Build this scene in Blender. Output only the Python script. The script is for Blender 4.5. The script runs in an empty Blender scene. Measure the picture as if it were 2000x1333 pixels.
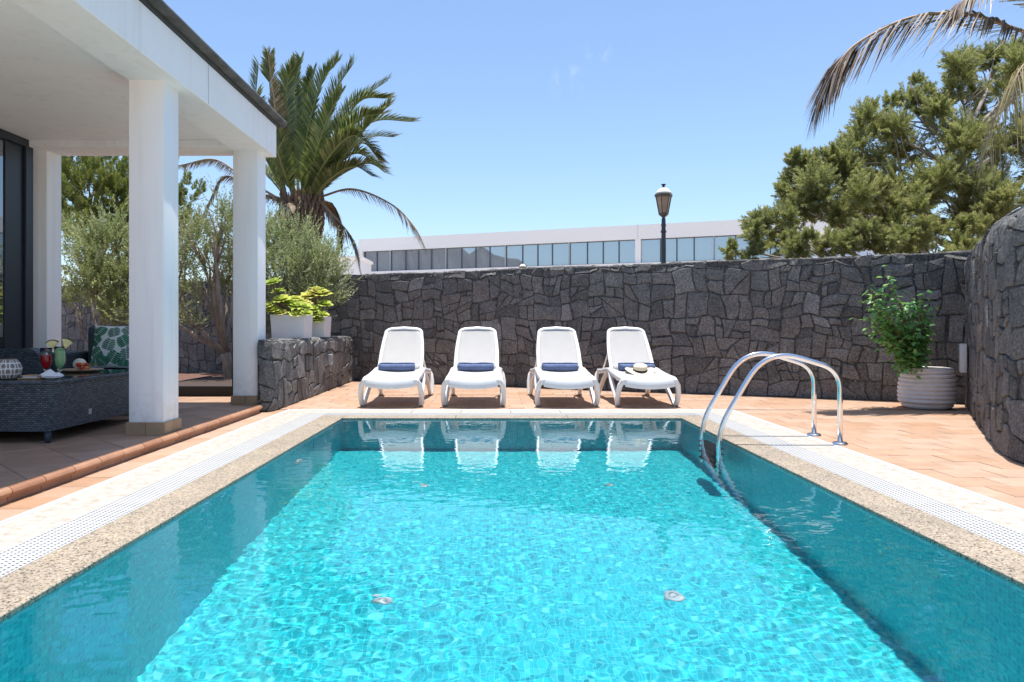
import bpy, bmesh, math, random
import numpy as np
from mathutils import Vector, Matrix

R = math.radians
random.seed(7)
RNG = np.random.default_rng(11)
SC = bpy.context.scene
COL = SC.collection

# ------------------------------------------------------------------ camera
CAM_H = 0.96
cam_data = bpy.data.cameras.new('camera')
cam = bpy.data.objects.new('camera', cam_data)
COL.objects.link(cam)
cam.location = (0, 0, CAM_H)
cam.rotation_euler = (R(90), 0, 0)
cam_data.sensor_width = 36
cam_data.lens = 25.92
cam_data.shift_x = 0.0155
cam_data.shift_y = -0.01225
cam_data.clip_start = 0.05
cam_data.clip_end = 8000
SC.camera = cam

# ------------------------------------------------------------------ sky, sun, exposure
SUN_DIR = Vector((0.040, 0.065, 1.0)).normalized()
world = bpy.data.worlds.new('World')
SC.world = world
world.use_nodes = True
wn = world.node_tree
wn.nodes.clear()
w_out = wn.nodes.new('ShaderNodeOutputWorld')
w_bg = wn.nodes.new('ShaderNodeBackground')
w_sky = wn.nodes.new('ShaderNodeTexSky')
w_sky.sky_type = 'NISHITA'
w_sky.sun_disc = False
w_sky.sun_elevation = math.asin(SUN_DIR.z)
w_sky.sun_rotation = math.atan2(SUN_DIR.x, SUN_DIR.y)
w_sky.altitude = 0
w_sky.air_density = 1.0
w_sky.dust_density = 1.0
w_sky.ozone_density = 4.5
w_bg.inputs['Strength'].default_value = 0.081
w_tc = wn.nodes.new('ShaderNodeTexCoord')
w_col = w_sky.outputs[0]
for (cx_, cy_, cz_, rad_, amt_) in ((0.098, 1.0, 0.332, 0.030, 0.50), (0.137, 1.0, 0.378, 0.024, 0.32), (0.188, 1.0, 0.398, 0.018, 0.20)):
    dvec = Vector((cx_, cy_, cz_)).normalized()
    w_d = wn.nodes.new('ShaderNodeVectorMath')
    w_d.operation = 'DISTANCE'
    wn.links.new(w_tc.outputs['Generated'], w_d.inputs[0])
    w_d.inputs[1].default_value = dvec
    w_m = wn.nodes.new('ShaderNodeMapRange')
    w_m.interpolation_type = 'SMOOTHSTEP'
    w_m.inputs['From Min'].default_value = rad_
    w_m.inputs['From Max'].default_value = 0.0
    w_m.inputs['To Max'].default_value = amt_
    wn.links.new(w_d.outputs['Value'], w_m.inputs['Value'])
    w_mp = wn.nodes.new('ShaderNodeMapping')
    w_mp.inputs['Scale'].default_value = (55, 55, 22)
    w_mp.inputs['Rotation'].default_value = (0, math.radians(25), 0)
    wn.links.new(w_tc.outputs['Generated'], w_mp.inputs['Vector'])
    w_n = wn.nodes.new('ShaderNodeTexNoise')
    w_n.inputs['Scale'].default_value = 1.0
    w_n.inputs['Detail'].default_value = 6
    w_n.inputs['Roughness'].default_value = 0.65
    wn.links.new(w_mp.outputs[0], w_n.inputs['Vector'])
    w_r = wn.nodes.new('ShaderNodeMapRange')
    w_r.interpolation_type = 'SMOOTHSTEP'
    w_r.inputs['From Min'].default_value = 0.47
    w_r.inputs['From Max'].default_value = 0.75
    wn.links.new(w_n.outputs['Fac'], w_r.inputs['Value'])
    w_mul = wn.nodes.new('ShaderNodeMath')
    w_mul.operation = 'MULTIPLY'
    wn.links.new(w_m.outputs[0], w_mul.inputs[0])
    wn.links.new(w_r.outputs[0], w_mul.inputs[1])
    w_mx = wn.nodes.new('ShaderNodeMix')
    w_mx.data_type = 'RGBA'
    wn.links.new(w_mul.outputs[0], w_mx.inputs[0])
    wn.links.new(w_col, w_mx.inputs[6])
    w_mx.inputs[7].default_value = (5.0, 5.4, 5.8, 1)
    w_col = w_mx.outputs[2]
wn.links.new(w_col, w_bg.inputs[0])
wn.links.new(w_bg.outputs[0], w_out.inputs[0])

sun_data = bpy.data.lights.new('sun', 'SUN')
sun_data.energy = 2.8
sun_data.angle = R(0.53)
sun_data.color = (1.0, 0.965, 0.91)
sun_data.cycles.is_caustics_light = True
sun = bpy.data.objects.new('sun', sun_data)
COL.objects.link(sun)
sun.rotation_euler = (-SUN_DIR).to_track_quat('-Z', 'Y').to_euler()
sun.location = (0, 0, 30)

SC.view_settings.view_transform = 'Standard'
SC.view_settings.look = 'None'
SC.view_settings.gamma = 1
SC.view_settings.use_curve_mapping = False
SC.view_settings.exposure = 1.42
SC.cycles.max_bounces = 10
SC.cycles.diffuse_bounces = 8
SC.cycles.glossy_bounces = 4
SC.cycles.transmission_bounces = 8
SC.cycles.transparent_max_bounces = 8
SC.cycles.sample_clamp_indirect = 20
SC.cycles.use_denoising = True


# ------------------------------------------------------------------ helpers
def at(px, py, d):
    """the point at distance d along the view that shows at a photo position"""
    return Vector(((px - 969) * d / 1440, d, CAM_H - (py - 642) * d / 1440))


class MB:
    """collects vertices and faces of ONE mesh"""

    def __init__(self):
        self.v, self.f, self.r = [], [], []

    def add(self, verts, faces, rnd=None):
        o = len(self.v)
        self.v.extend([tuple(p) for p in verts])
        for f in faces:
            self.f.append(tuple(i + o for i in f))
            self.r.append(random.random() if rnd is None else rnd)
        return self

    def box(self, x0, x1, y0, y1, z0, z1):
        v = [(x, y, z) for z in (z0, z1) for y in (y0, y1) for x in (x0, x1)]
        f = [(0, 2, 3, 1), (4, 5, 7, 6), (0, 1, 5, 4), (2, 6, 7, 3), (0, 4, 6, 2), (1, 3, 7, 5)]
        return self.add(v, f)

    def rbox(self, x0, x1, y0, y1, z0, z1, b=0.005, seg=1, mtx=None):
        bm = bmesh.new()
        bmesh.ops.create_cube(bm, size=1)
        for q in bm.verts:
            q.co = Vector(((x0 + x1) / 2 + q.co.x * (x1 - x0), (y0 + y1) / 2 + q.co.y * (y1 - y0),
                           (z0 + z1) / 2 + q.co.z * (z1 - z0)))
        bmesh.ops.bevel(bm, geom=bm.edges[:], offset=b, segments=seg, affect='EDGES', profile=0.5)
        if mtx is not None:
            bm.transform(mtx)
        bm.verts.index_update()
        self.add([q.co.copy() for q in bm.verts], [[q.index for q in f.verts] for f in bm.faces])
        bm.free()
        return self

    def tube(self, pts, rad, seg=8, cap=True):
        pts = [Vector(p) for p in pts]
        n = len(pts)
        if not hasattr(rad, '__len__'):
            rad = [rad] * n
        verts, faces = [], []
        prev = None
        for i, p in enumerate(pts):
            t = (pts[min(i + 1, n - 1)] - pts[max(i - 1, 0)])
            if t.length < 1e-9:
                t = Vector((0, 0, 1))
            t.normalize()
            if prev is None:
                a = Vector((0, 0, 1)) if abs(t.z) < 0.9 else Vector((1, 0, 0))
                prev = (a - t * a.dot(t)).normalized()
            else:
                prev = (prev - t * prev.dot(t))
                prev = prev.normalized() if prev.length > 1e-6 else t.orthogonal().normalized()
            b = t.cross(prev)
            for k in range(seg):
                an = 2 * math.pi * k / seg
                verts.append(p + (prev * math.cos(an) + b * math.sin(an)) * rad[i])
        for i in range(n - 1):
            for k in range(seg):
                k2 = (k + 1) % seg
                faces.append((i * seg + k, i * seg + k2, (i + 1) * seg + k2, (i + 1) * seg + k))
        if cap:
            faces.append(tuple(reversed(range(seg))))
            faces.append(tuple((n - 1) * seg + k for k in range(seg)))
        return self.add(verts, faces)

    def sweep(self, pts, w, h, side, seg=8):
        """bar of rounded w x h section along pts; side = direction of w"""
        pts = [Vector(p) for p in pts]
        n = len(pts)
        verts, faces = [], []
        side = Vector(side)
        for i, p in enumerate(pts):
            t = (pts[min(i + 1, n - 1)] - pts[max(i - 1, 0)]).normalized()
            s = (side - t * side.dot(t)).normalized()
            u = t.cross(s)
            for k in range(seg):
                an = 2 * math.pi * (k + 0.5) / seg
                c, q = math.cos(an), math.sin(an)
                e = 0.55
                verts.append(p + s * (math.copysign(abs(c) ** e, c) * w / 2) + u * (math.copysign(abs(q) ** e, q) * h / 2))
        for i in range(n - 1):
            for k in range(seg):
                k2 = (k + 1) % seg
                faces.append((i * seg + k, i * seg + k2, (i + 1) * seg + k2, (i + 1) * seg + k))
        faces.append(tuple(reversed(range(seg))))
        faces.append(tuple((n - 1) * seg + k for k in range(seg)))
        return self.add(verts, faces)

    def lathe(self, prof, seg=32, c=(0, 0, 0), rot=0.0):
        verts, faces = [], []
        n = len(prof)
        for (r, z) in prof:
            for k in range(seg):
                a = 2 * math.pi * k / seg + rot
                verts.append((c[0] + r * math.cos(a), c[1] + r * math.sin(a), c[2] + z))
        for i in range(n - 1):
            for k in range(seg):
                k2 = (k + 1) % seg
                faces.append((i * seg + k, i * seg + k2, (i + 1) * seg + k2, (i + 1) * seg + k))
        if prof[0][0] > 1e-5:
            faces.append(tuple(reversed(range(seg))))
        if prof[-1][0] > 1e-5:
            faces.append(tuple((n - 1) * seg + k for k in range(seg)))
        return self.add(verts, faces)

    def ball(self, c, r, seg=10, rings=7, sq=(1, 1, 1)):
        verts, faces = [], []
        for i in range(rings + 1):
            th = math.pi * i / rings
            for k in range(seg):
                a = 2 * math.pi * k / seg
                verts.append((c[0] + r * sq[0] * math.sin(th) * math.cos(a), c[1] + r * sq[1] * math.sin(th) * math.sin(a),
                              c[2] + r * sq[2] * math.cos(th)))
        for i in range(rings):
            for k in range(seg):
                k2 = (k + 1) % seg
                faces.append((i * seg + k, (i + 1) * seg + k, (i + 1) * seg + k2, i * seg + k2))
        return self.add(verts, faces)

    def mesh(self, name, smooth=False):
        me = bpy.data.meshes.new(name)
        me.from_pydata(self.v, [], self.f)
        a = me.attributes.new('rnd', 'FLOAT', 'FACE')
        a.data.foreach_set('value', self.r)
        if smooth:
            me.shade_smooth()
        me.update()
        return me


def link(name, me, mat=None, parent=None):
    o = bpy.data.objects.new(name, me)
    COL.objects.link(o)
    if mat is not None:
        me.materials.clear()
        me.materials.append(mat)
    if parent is not None:
        o.parent = parent
    return o


def build(mb, name, mat, parent=None, smooth=False, angle=None):
    me = mb.mesh(name, smooth or angle is not None)
    if angle is not None:
        me.set_sharp_from_angle(angle=R(angle))
    return link(name, me, mat, parent)


def tag(o, label, cat, group=None, kind=None):
    o['label'] = label
    o['category'] = cat
    if group:
        o['group'] = group
    if kind:
        o['kind'] = kind
    return o


def thing(name, label, cat, loc=(0, 0, 0), rz=0.0, group=None):
    o = bpy.data.objects.new(name, None)
    COL.objects.link(o)
    o.empty_display_size = 0.1
    o.location = loc
    o.rotation_euler = (0, 0, rz)
    return tag(o, label, cat, group)


def structure(o):
    o['kind'] = 'structure'
    return o


def copy_tree(o, parent=None):
    c = o.copy()
    COL.objects.link(c)
    if parent is not None:
        c.parent = parent
    for ch in [q for q in COL.objects if q.parent == o]:
        copy_tree(ch, c)
    return c


def np_mesh(name, verts, faces, rnd=None, smooth=False):
    """faces: (M,k) int array"""
    me = bpy.data.meshes.new(name)
    k = faces.shape[1]
    me.vertices.add(len(verts))
    me.vertices.foreach_set('co', np.ascontiguousarray(verts, dtype=np.float32).ravel())
    me.loops.add(faces.size)
    me.loops.foreach_set('vertex_index', np.ascontiguousarray(faces, dtype=np.int32).ravel())
    me.polygons.add(len(faces))
    me.polygons.foreach_set('loop_start', np.arange(0, faces.size, k, dtype=np.int32))
    me.polygons.foreach_set('loop_total', np.full(len(faces), k, dtype=np.int32))
    if rnd is not None:
        a = me.attributes.new('rnd', 'FLOAT', 'FACE')
        a.data.foreach_set('value', np.ascontiguousarray(rnd, dtype=np.float32))
    me.update(calc_edges=True)
    me.validate()
    if smooth:
        me.shade_smooth()
    return me


# ------------------------------------------------------------------ materials
class NT:
    def __init__(self, name):
        self.m = bpy.data.materials.new(name)
        self.m.use_nodes = True
        self.t = self.m.node_tree
        self.n = self.t.nodes
        self.n.clear()
        self.out = self.n.new('ShaderNodeOutputMaterial')
        self.p = self.n.new('ShaderNodeBsdfPrincipled')
        self.l(self.p.outputs[0], self.out.inputs['Surface'])

    def l(self, a, b):
        self.t.links.new(a, b)

    def node(self, kind, **kw):
        q = self.n.new('ShaderNode' + kind)
        for k, v in kw.items():
            if k in q.inputs.keys():
                q.inputs[k].default_value = v
            else:
                setattr(q, k, v)
        return q

    def coord(self, scale=(1, 1, 1), which='Object'):
        tc = self.node('TexCoord')
        mp = self.node('Mapping')
        mp.inputs['Scale'].default_value = scale
        self.l(tc.outputs[which], mp.inputs['Vector'])
        return mp.outputs[0]

    def world_coord(self, scale=(1, 1, 1)):
        g = self.node('NewGeometry')
        mp = self.node('Mapping')
        mp.inputs['Scale'].default_value = scale
        self.l(g.outputs['Position'], mp.inputs['Vector'])
        return mp.outputs[0]

    def noise(self, vec, scale, detail=4, rough=0.55):
        q = self.node('TexNoise')
        q.inputs['Scale'].default_value = scale
        q.inputs['Detail'].default_value = detail
        q.inputs['Roughness'].default_value = rough
        self.l(vec, q.inputs['Vector'])
        return q.outputs['Fac']

    def ramp(self, fac, stops, interp='LINEAR'):
        q = self.node('ValToRGB')
        q.color_ramp.interpolation = interp
        e = q.color_ramp.elements
        while len(e) < len(stops):
            e.new(0.5)
        for i, (p, c) in enumerate(stops):
            e[i].position = p
            e[i].color = (c[0], c[1], c[2], 1)
        self.l(fac, q.inputs[0])
        return q.outputs[0]

    def mix(self, fac, a, b, blend='MIX'):
        q = self.node('Mix', data_type='RGBA', blend_type=blend)
        for s, v in ((q.inputs[0], fac), (q.inputs[6], a), (q.inputs[7], b)):
            if hasattr(v, 'is_output') or isinstance(v, bpy.types.NodeSocket):
                self.l(v, s)
            elif isinstance(v, (int, float)):
                s.default_value = v
            else:
                s.default_value = (v[0], v[1], v[2], 1)
        return q.outputs[2]

    def math(self, op, a, b=0.0, c=0.0):
        q = self.node('Math', operation=op)
        for s, v in zip(q.inputs, (a, b, c)):
            if isinstance(v, bpy.types.NodeSocket):
                self.l(v, s)
            else:
                s.default_value = v
        return q.outputs[0]

    def bump(self, h, strength=0.5, dist=0.01, prev=None):
        q = self.node('Bump')
        q.inputs['Strength'].default_value = strength
        q.inputs['Distance'].default_value = dist
        self.l(h, q.inputs['Height'])
        if prev is not None:
            self.l(prev, q.inputs['Normal'])
        return q.outputs[0]

    def base(self, v):
        if isinstance(v, bpy.types.NodeSocket):
            self.l(v, self.p.inputs['Base Color'])
        else:
            self.p.inputs['Base Color'].default_value = (v[0], v[1], v[2], 1)

    def normal(self, v):
        self.l(v, self.p.inputs['Normal'])

    def set(self, **kw):
        for k, v in kw.items():
            self.p.inputs[k.replace('_', ' ')].default_value = v


def plain(name, c, rough=0.5, metal=0.0, var=0.0, vscale=8.0, bump=0.0, bscale=60.0, spec=0.5):
    t = NT(name)
    t.set(Roughness=rough, Metallic=metal)
    t.p.inputs['Specular IOR Level'].default_value = spec
    vec = t.coord()
    if var:
        f = t.noise(vec, vscale)
        t.base(t.ramp(f, [(0.3, [max(0, x * (1 - var)) for x in c]), (0.7, [min(1, x * (1 + var)) for x in c])]))
    else:
        t.base(c)
    if bump:
        t.normal(t.bump(t.noise(vec, bscale, 3), bump, 0.004))
    return t.m


def leafmat(name, stops, trans=0.35, rough=0.55, spec=0.3):
    t = NT(name)
    a = t.node('Attribute', attribute_name='rnd')
    c = t.ramp(a.outputs['Fac'], stops)
    t.base(c)
    t.set(Roughness=rough)
    t.p.inputs['Specular IOR Level'].default_value = spec
    tr = t.node('BsdfTranslucent')
    t.l(t.mix(0.5, c, (0.25, 0.32, 0.05)), tr.inputs[0])
    mx = t.node('MixShader')
    mx.inputs[0].default_value = trans
    t.l(t.p.outputs[0], mx.inputs[1])
    t.l(tr.outputs[0], mx.inputs[2])
    t.l(mx.outputs[0], t.out.inputs['Surface'])
    return t.m


def stucco_mat():
    t = NT('white_stucco')
    v = t.world_coord()
    f = t.noise(v, 1.3, 5)
    c = t.ramp(f, [(0.3, (0.87, 0.865, 0.85)), (0.75, (0.91, 0.905, 0.895))])
    sp = t.node('SeparateXYZ')
    t.l(v, sp.inputs[0])
    hgt = t.node('MapRange', interpolation_type='SMOOTHSTEP')
    hgt.inputs['From Min'].default_value = 0.75
    hgt.inputs['From Max'].default_value = 0.15
    t.l(sp.outputs[2], hgt.inputs['Value'])
    splash = t.math('MULTIPLY', hgt.outputs[0], t.ramp(t.noise(v, 14, 6, 0.7), [(0.42, (0, 0, 0)), (0.7, (1, 1, 1))]))
    streak = t.node('Mapping')
    streak.inputs['Scale'].default_value = (9, 9, 0.5)
    t.l(v, streak.inputs['Vector'])
    run_ = t.ramp(t.noise(streak.outputs[0], 1.0, 5, 0.6), [(0.52, (0, 0, 0)), (0.8, (0.35, 0.35, 0.35))])
    dirt = t.math('MAXIMUM', t.math('MULTIPLY', splash, 0.5), run_)
    t.base(t.mix(dirt, c, (0.60, 0.55, 0.48)))
    t.set(Roughness=0.85)
    t.normal(t.bump(t.noise(v, 140, 3), 0.12, 0.003))
    return t.m


def basalt_mat():
    t = NT('dark_basalt')
    v = t.world_coord()
    oi = t.node('ObjectInfo')
    at_ = t.node('Attribute', attribute_name='rnd')
    rnd = t.math('FRACT', t.math('ADD', oi.outputs['Random'], t.math('MULTIPLY', at_.outputs['Fac'], 7.0)))
    tone = t.ramp(rnd, [(0.0, (0.130, 0.129, 0.124)), (0.3, (0.174, 0.172, 0.165)), (0.6, (0.207, 0.205, 0.197)),
                        (0.8, (0.20, 0.186, 0.172)), (0.95, (0.23, 0.228, 0.218)), (1.0, (0.285, 0.283, 0.273))])
    big = t.noise(v, 5, 6, 0.65)
    c = t.mix(1.0, tone, t.ramp(big, [(0.3, (0.78, 0.78, 0.79)), (0.7, (1.22, 1.21, 1.2))]), 'MULTIPLY')
    fine = t.noise(v, 42, 6, 0.75)
    c = t.mix(1.0, c, t.ramp(fine, [(0.34, (0.45, 0.45, 0.45)), (0.5, (0.95, 0.95, 0.95)), (0.66, (1.6, 1.58, 1.55))]), 'MULTIPLY')
    vor = t.node('TexVoronoi')
    vor.inputs['Scale'].default_value = 75
    t.l(v, vor.inputs['Vector'])
    pits = t.ramp(vor.outputs['Distance'], [(0.12, (0, 0, 0)), (0.35, (1, 1, 1))])
    c = t.mix(1.0, c, t.mix(0.35, (1, 1, 1), pits), 'MULTIPLY')
    lich = t.noise(v, 22, 6, 0.75)
    c = t.mix(t.ramp(lich, [(0.63, (0, 0, 0)), (0.72, (0.55, 0.55, 0.55))]), c, (0.34, 0.32, 0.29))
    t.base(c)
    t.set(Roughness=0.92)
    t.p.inputs['Specular IOR Level'].default_value = 0.25
    n1 = t.bump(t.noise(v, 22, 8, 0.75), 1.0, 0.03)
    n2 = t.bump(pits, 0.6, 0.006, n1)
    t.normal(n2)
    return t.m


def core_mat():
    t = NT('wall_rubble_core')
    v = t.world_coord()
    f = t.noise(v, 30, 6, 0.75)
    t.base(t.ramp(f, [(0.36, (0.03, 0.03, 0.03)), (0.55, (0.10, 0.098, 0.094)), (0.70, (0.30, 0.29, 0.27))]))
    t.set(Roughness=0.95)
    t.normal(t.bump(f, 1.0, 0.03))
    return t.m


def tile_mat(name, stops, rough=0.6, stain=(0.80, 1.08)):
    t = NT(name)
    v = t.world_coord()
    oi = t.node('ObjectInfo')
    at_ = t.node('Attribute', attribute_name='rnd')
    rnd = t.math('FRACT', t.math('ADD', oi.outputs['Random'], t.math('MULTIPLY', at_.outputs['Fac'], 5.0)))
    c = t.ramp(rnd, stops)
    f = t.noise(v, 4.5, 6, 0.6)
    c = t.mix(1.0, c, t.ramp(f, [(0.3, (stain[0],) * 3), (0.7, (stain[1],) * 3)]), 'MULTIPLY')
    g = t.noise(v, 150, 3)
    c = t.mix(1.0, c, t.ramp(g, [(0.35, (0.9, 0.9, 0.9)), (0.65, (1.06, 1.06, 1.06))]), 'MULTIPLY')
    t.base(c)
    t.set(Roughness=rough)
    t.normal(t.bump(t.noise(v, 40, 4), 0.15, 0.004))
    return t.m


def granite_mat():
    t = NT('speckled_granite')
    v = t.world_coord()
    vor = t.node('TexVoronoi', feature='F1')
    vor.inputs['Scale'].default_value = 130
    t.l(v, vor.inputs['Vector'])
    sep = t.node('SeparateColor')
    t.l(vor.outputs['Color'], sep.inputs[0])
    c = t.ramp(sep.outputs[0], [(0.0, (0.05, 0.042, 0.034)), (0.12, (0.12, 0.10, 0.075)), (0.24, (0.26, 0.21, 0.155)),
                                (0.6, (0.385, 0.325, 0.24)), (0.85, (0.34, 0.265, 0.20)), (1.0, (0.48, 0.43, 0.36))], 'LINEAR')
    f = t.noise(v, 3, 5)
    c = t.mix(1.0, c, t.ramp(f, [(0.3, (0.85, 0.85, 0.85)), (0.7, (1.08, 1.06, 1.02))]), 'MULTIPLY')
    t.base(c)
    t.set(Roughness=0.55)
    t.normal(t.bump(t.noise(v, 160, 3), 0.25, 0.003))
    return t.m


def marble_mat():
    t = NT('cream_stone')
    v = t.world_coord()
    f = t.noise(v, 15, 9, 0.78)
    c = t.ramp(f, [(0.36, (0.29, 0.225, 0.17)), (0.45, (0.38, 0.335, 0.28)), (0.52, (0.42, 0.39, 0.345)), (0.62, (0.42, 0.40, 0.365)), (0.74, (0.34, 0.315, 0.285))])
    t.base(c)
    t.set(Roughness=0.6)
    t.normal(t.bump(t.noise(v, 90, 4), 0.2, 0.003))
    return t.m


def mosaic_mat(name, axes):
    """small glass mosaic; axes = which two of x, y, z run along the face"""
    t = NT(name)
    g = t.node('NewGeometry')
    s = t.node('SeparateXYZ')
    t.l(g.outputs['Position'], s.inputs[0])
    cb = t.node('CombineXYZ')
    t.l(s.outputs[axes[0]], cb.inputs[0])
    t.l(s.outputs[axes[1]], cb.inputs[1])
    P = 0.0265
    sc = t.node('VectorMath', operation='SCALE')
    t.l(cb.outputs[0], sc.inputs[0])
    sc.inputs['Scale'].default_value = 1 / P
    fl_ = t.node('VectorMath', operation='FLOOR')
    t.l(sc.outputs[0], fl_.inputs[0])
    wn_ = t.node('TexWhiteNoise', noise_dimensions='3D')
    t.l(fl_.outputs[0], wn_.inputs['Vector'])
    col = t.ramp(wn_.outputs['Value'], [(0.0, (0.002, 0.31, 0.385)), (0.14, (0.003, 0.375, 0.45)), (0.4, (0.006, 0.44, 0.505)), (0.75, (0.012, 0.495, 0.545)), (0.92, (0.055, 0.565, 0.595)), (1.0, (0.12, 0.625, 0.64))])
    fr_ = t.node('VectorMath', operation='FRACTION')
    t.l(sc.outputs[0], fr_.inputs[0])
    s2 = t.node('SeparateXYZ')
    t.l(fr_.outputs[0], s2.inputs[0])
    gm = t.math('MAXIMUM', t.math('LESS_THAN', s2.outputs[0], 0.13), t.math('LESS_THAN', s2.outputs[1], 0.13))
    t.base(t.mix(gm, col, (0.08, 0.56, 0.60)))
    t.set(Roughness=0.35)
    return t.m


def water_mat():
    t = NT('pool_water')
    t.n.remove(t.p)
    gl = t.node('BsdfGlass')
    gl.inputs['Color'].default_value = (0.93, 0.995, 1.0, 1)
    gl.inputs['Roughness'].default_value = 0.0
    gl.inputs['IOR'].default_value = 1.333
    t.l(gl.outputs[0], t.out.inputs['Surface'])
    return t.m


def wicker_mat():
    t = NT('dark_wicker')
    tc = t.coord()
    b = t.node('TexBrick')
    b.offset = 0.5
    s = t.node('SeparateXYZ')
    t.l(tc, s.inputs[0])
    u = t.math('ADD', s.outputs[0], s.outputs[1])
    cb = t.node('CombineXYZ')
    t.l(u, cb.inputs[0])
    t.l(s.outputs[2], cb.inputs[1])
    b.inputs['Scale'].default_value = 1.0
    b.inputs['Brick Width'].default_value = 0.036
    b.inputs['Row Height'].default_value = 0.015
    b.inputs['Mortar Size'].default_value = 0.0035
    b.inputs['Mortar Smooth'].default_value = 0.6
    b.inputs['Color1'].default_value = (0.035, 0.05, 0.062, 1)
    b.inputs['Color2'].default_value = (0.13, 0.15, 0.17, 1)
    b.inputs['Mortar'].default_value = (0.018, 0.022, 0.027, 1)
    t.l(cb.outputs[0], b.inputs['Vector'])
    t.base(b.outputs['Color'])
    t.set(Roughness=0.5)
    inv = t.math('SUBTRACT', 1.0, b.outputs['Fac'])
    t.normal(t.bump(inv, 0.9, 0.006))
    return t.m


def bark_mat(name, a, b, sc=14.0):
    t = NT(name)
    v = t.coord((1, 1, 0.35))
    f = t.noise(v, sc, 6, 0.7)
    t.base(t.ramp(f, [(0.3, a), (0.7, b)]))
    t.set(Roughness=0.9)
    t.normal(t.bump(f, 0.8, 0.02))
    return t.m


def glossy_glass(name, tint, refl, mixf):
    t = NT(name)
    t.base(tint)
    t.set(Roughness=0.4)
    g = t.node('BsdfGlossy')
    g.inputs['Color'].default_value = (*refl, 1)
    g.inputs['Roughness'].default_value = 0.01
    mx = t.node('MixShader')
    mx.inputs[0].default_value = mixf
    t.l(t.p.outputs[0], mx.inputs[1])
    t.l(g.outputs[0], mx.inputs[2])
    t.l(mx.outputs[0], t.out.inputs['Surface'])
    return t.m


M = {}
M['stucco'] = stucco_mat()
M['basalt'] = basalt_mat()
M['core'] = core_mat()
M['terracotta'] = tile_mat('terracotta_tile', [(0.0, (0.42, 0.255, 0.16)), (0.35, (0.445, 0.285, 0.19)), (0.7, (0.46, 0.31, 0.22)),
                                               (1.0, (0.395, 0.225, 0.13))])
M['brown_tile'] = tile_mat('brown_stone_tile', [(0.0, (0.34, 0.205, 0.13)), (0.5, (0.41, 0.26, 0.175)), (1.0, (0.46, 0.29, 0.19))], 0.45)
M['kerb_tile'] = tile_mat('kerb_tile', [(0.0, (0.40, 0.20, 0.105)), (0.5, (0.46, 0.245, 0.14)), (1.0, (0.36, 0.165, 0.085))], 0.5)
M['plinth_tile'] = tile_mat('plinth_tile', [(0.0, (0.36, 0.23, 0.13)), (1.0, (0.42, 0.27, 0.15))], 0.5)
M['grout'] = plain('sand_grout', (0.27, 0.185, 0.13), 0.9, var=0.15)
M['terrace_grout'] = plain('grey_grout', (0.34, 0.26, 0.20), 0.9, var=0.15)
M['granite'] = granite_mat()
M['cream'] = marble_mat()
M['white_plastic'] = plain('white_plastic', (0.72, 0.72, 0.71), 0.35, var=0.03)
M['grate_plastic'] = plain('grate_plastic', (0.46, 0.455, 0.44), 0.45, var=0.05, vscale=3)
M['channel'] = plain('channel_grey', (0.28, 0.30, 0.31), 0.8)
M['trim_grey'] = plain('trim_grey', (0.42, 0.43, 0.44), 0.5)
M['sling'] = plain('sling_fabric', (0.43, 0.415, 0.395), 0.8, var=0.03, bump=0.25, bscale=300)
M['rubber'] = plain('grey_rubber', (0.22, 0.18, 0.16), 0.7)
M['towel'] = plain('blue_towel', (0.11, 0.15, 0.275), 0.95, var=0.25, vscale=18, bump=0.5, bscale=180)
M['straw'] = plain('pale_straw', (0.66, 0.57, 0.42), 0.85, var=0.12, vscale=60, bump=0.4, bscale=200)
M['black'] = plain('black_band', (0.02, 0.018, 0.016), 0.7)
M['steel'] = plain('polished_steel', (0.78, 0.78, 0.78), 0.13, metal=1.0)
M['step_plastic'] = plain('step_plastic', (0.05, 0.055, 0.06), 0.5)
M['mosaic_floor'] = mosaic_mat('mosaic_floor', (0, 1))
M['mosaic_side'] = mosaic_mat('mosaic_side', (1, 2))
M['mosaic_end'] = mosaic_mat('mosaic_end', (0, 2))
M['water'] = water_mat()
M['wicker'] = wicker_mat()
M['dark_cushion'] = plain('dark_cushion', (0.055, 0.075, 0.09), 0.9, var=0.1, bump=0.2, bscale=200)
M['pale_cloth'] = plain('pale_cloth', (0.72, 0.76, 0.72), 0.9, var=0.06, bump=0.2, bscale=200)
M['print_green'] = plain('print_green', (0.02, 0.16, 0.085), 0.9, var=0.45, vscale=14)
M['print_grey'] = plain('print_grey_green', (0.13, 0.24, 0.19), 0.9, var=0.3, vscale=14)
M['dark_glass_top'] = plain('dark_glass_top', (0.015, 0.025, 0.03), 0.04, spec=0.8)
M['dark_frame'] = plain('dark_frame', (0.018, 0.026, 0.038), 0.4)
M['door_glass'] = glossy_glass('door_glass', (0.012, 0.02, 0.028), (0.8, 0.85, 0.9), 0.30)
M['office_glass'] = glossy_glass('office_glass', (0.20, 0.225, 0.25), (0.74, 0.80, 0.85), 0.5)
M['mullion'] = plain('mullion_grey', (0.10, 0.12, 0.15), 0.5)
M['facade'] = plain('white_facade', (0.90, 0.875, 0.85), 0.8, var=0.03, vscale=0.2)
M['roof_dark'] = plain('dark_roof_edge', (0.085, 0.082, 0.075), 0.8, var=0.45, vscale=5, bump=0.5, bscale=30)
M['gutter'] = plain('dark_gutter', (0.045, 0.045, 0.042), 0.7, var=0.3, vscale=6)
M['lamp_metal'] = plain('lamp_metal', (0.05, 0.065, 0.08), 0.45)
M['lamp_rim'] = plain('lamp_rim', (0.10, 0.10, 0.075), 0.5)
M['lamp_white'] = plain('lamp_white', (0.80, 0.78, 0.70), 0.4)
M['lamp_glass'] = plain('amber_frosted_glass', (0.42, 0.31, 0.21), 0.35, var=0.1)
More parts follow.
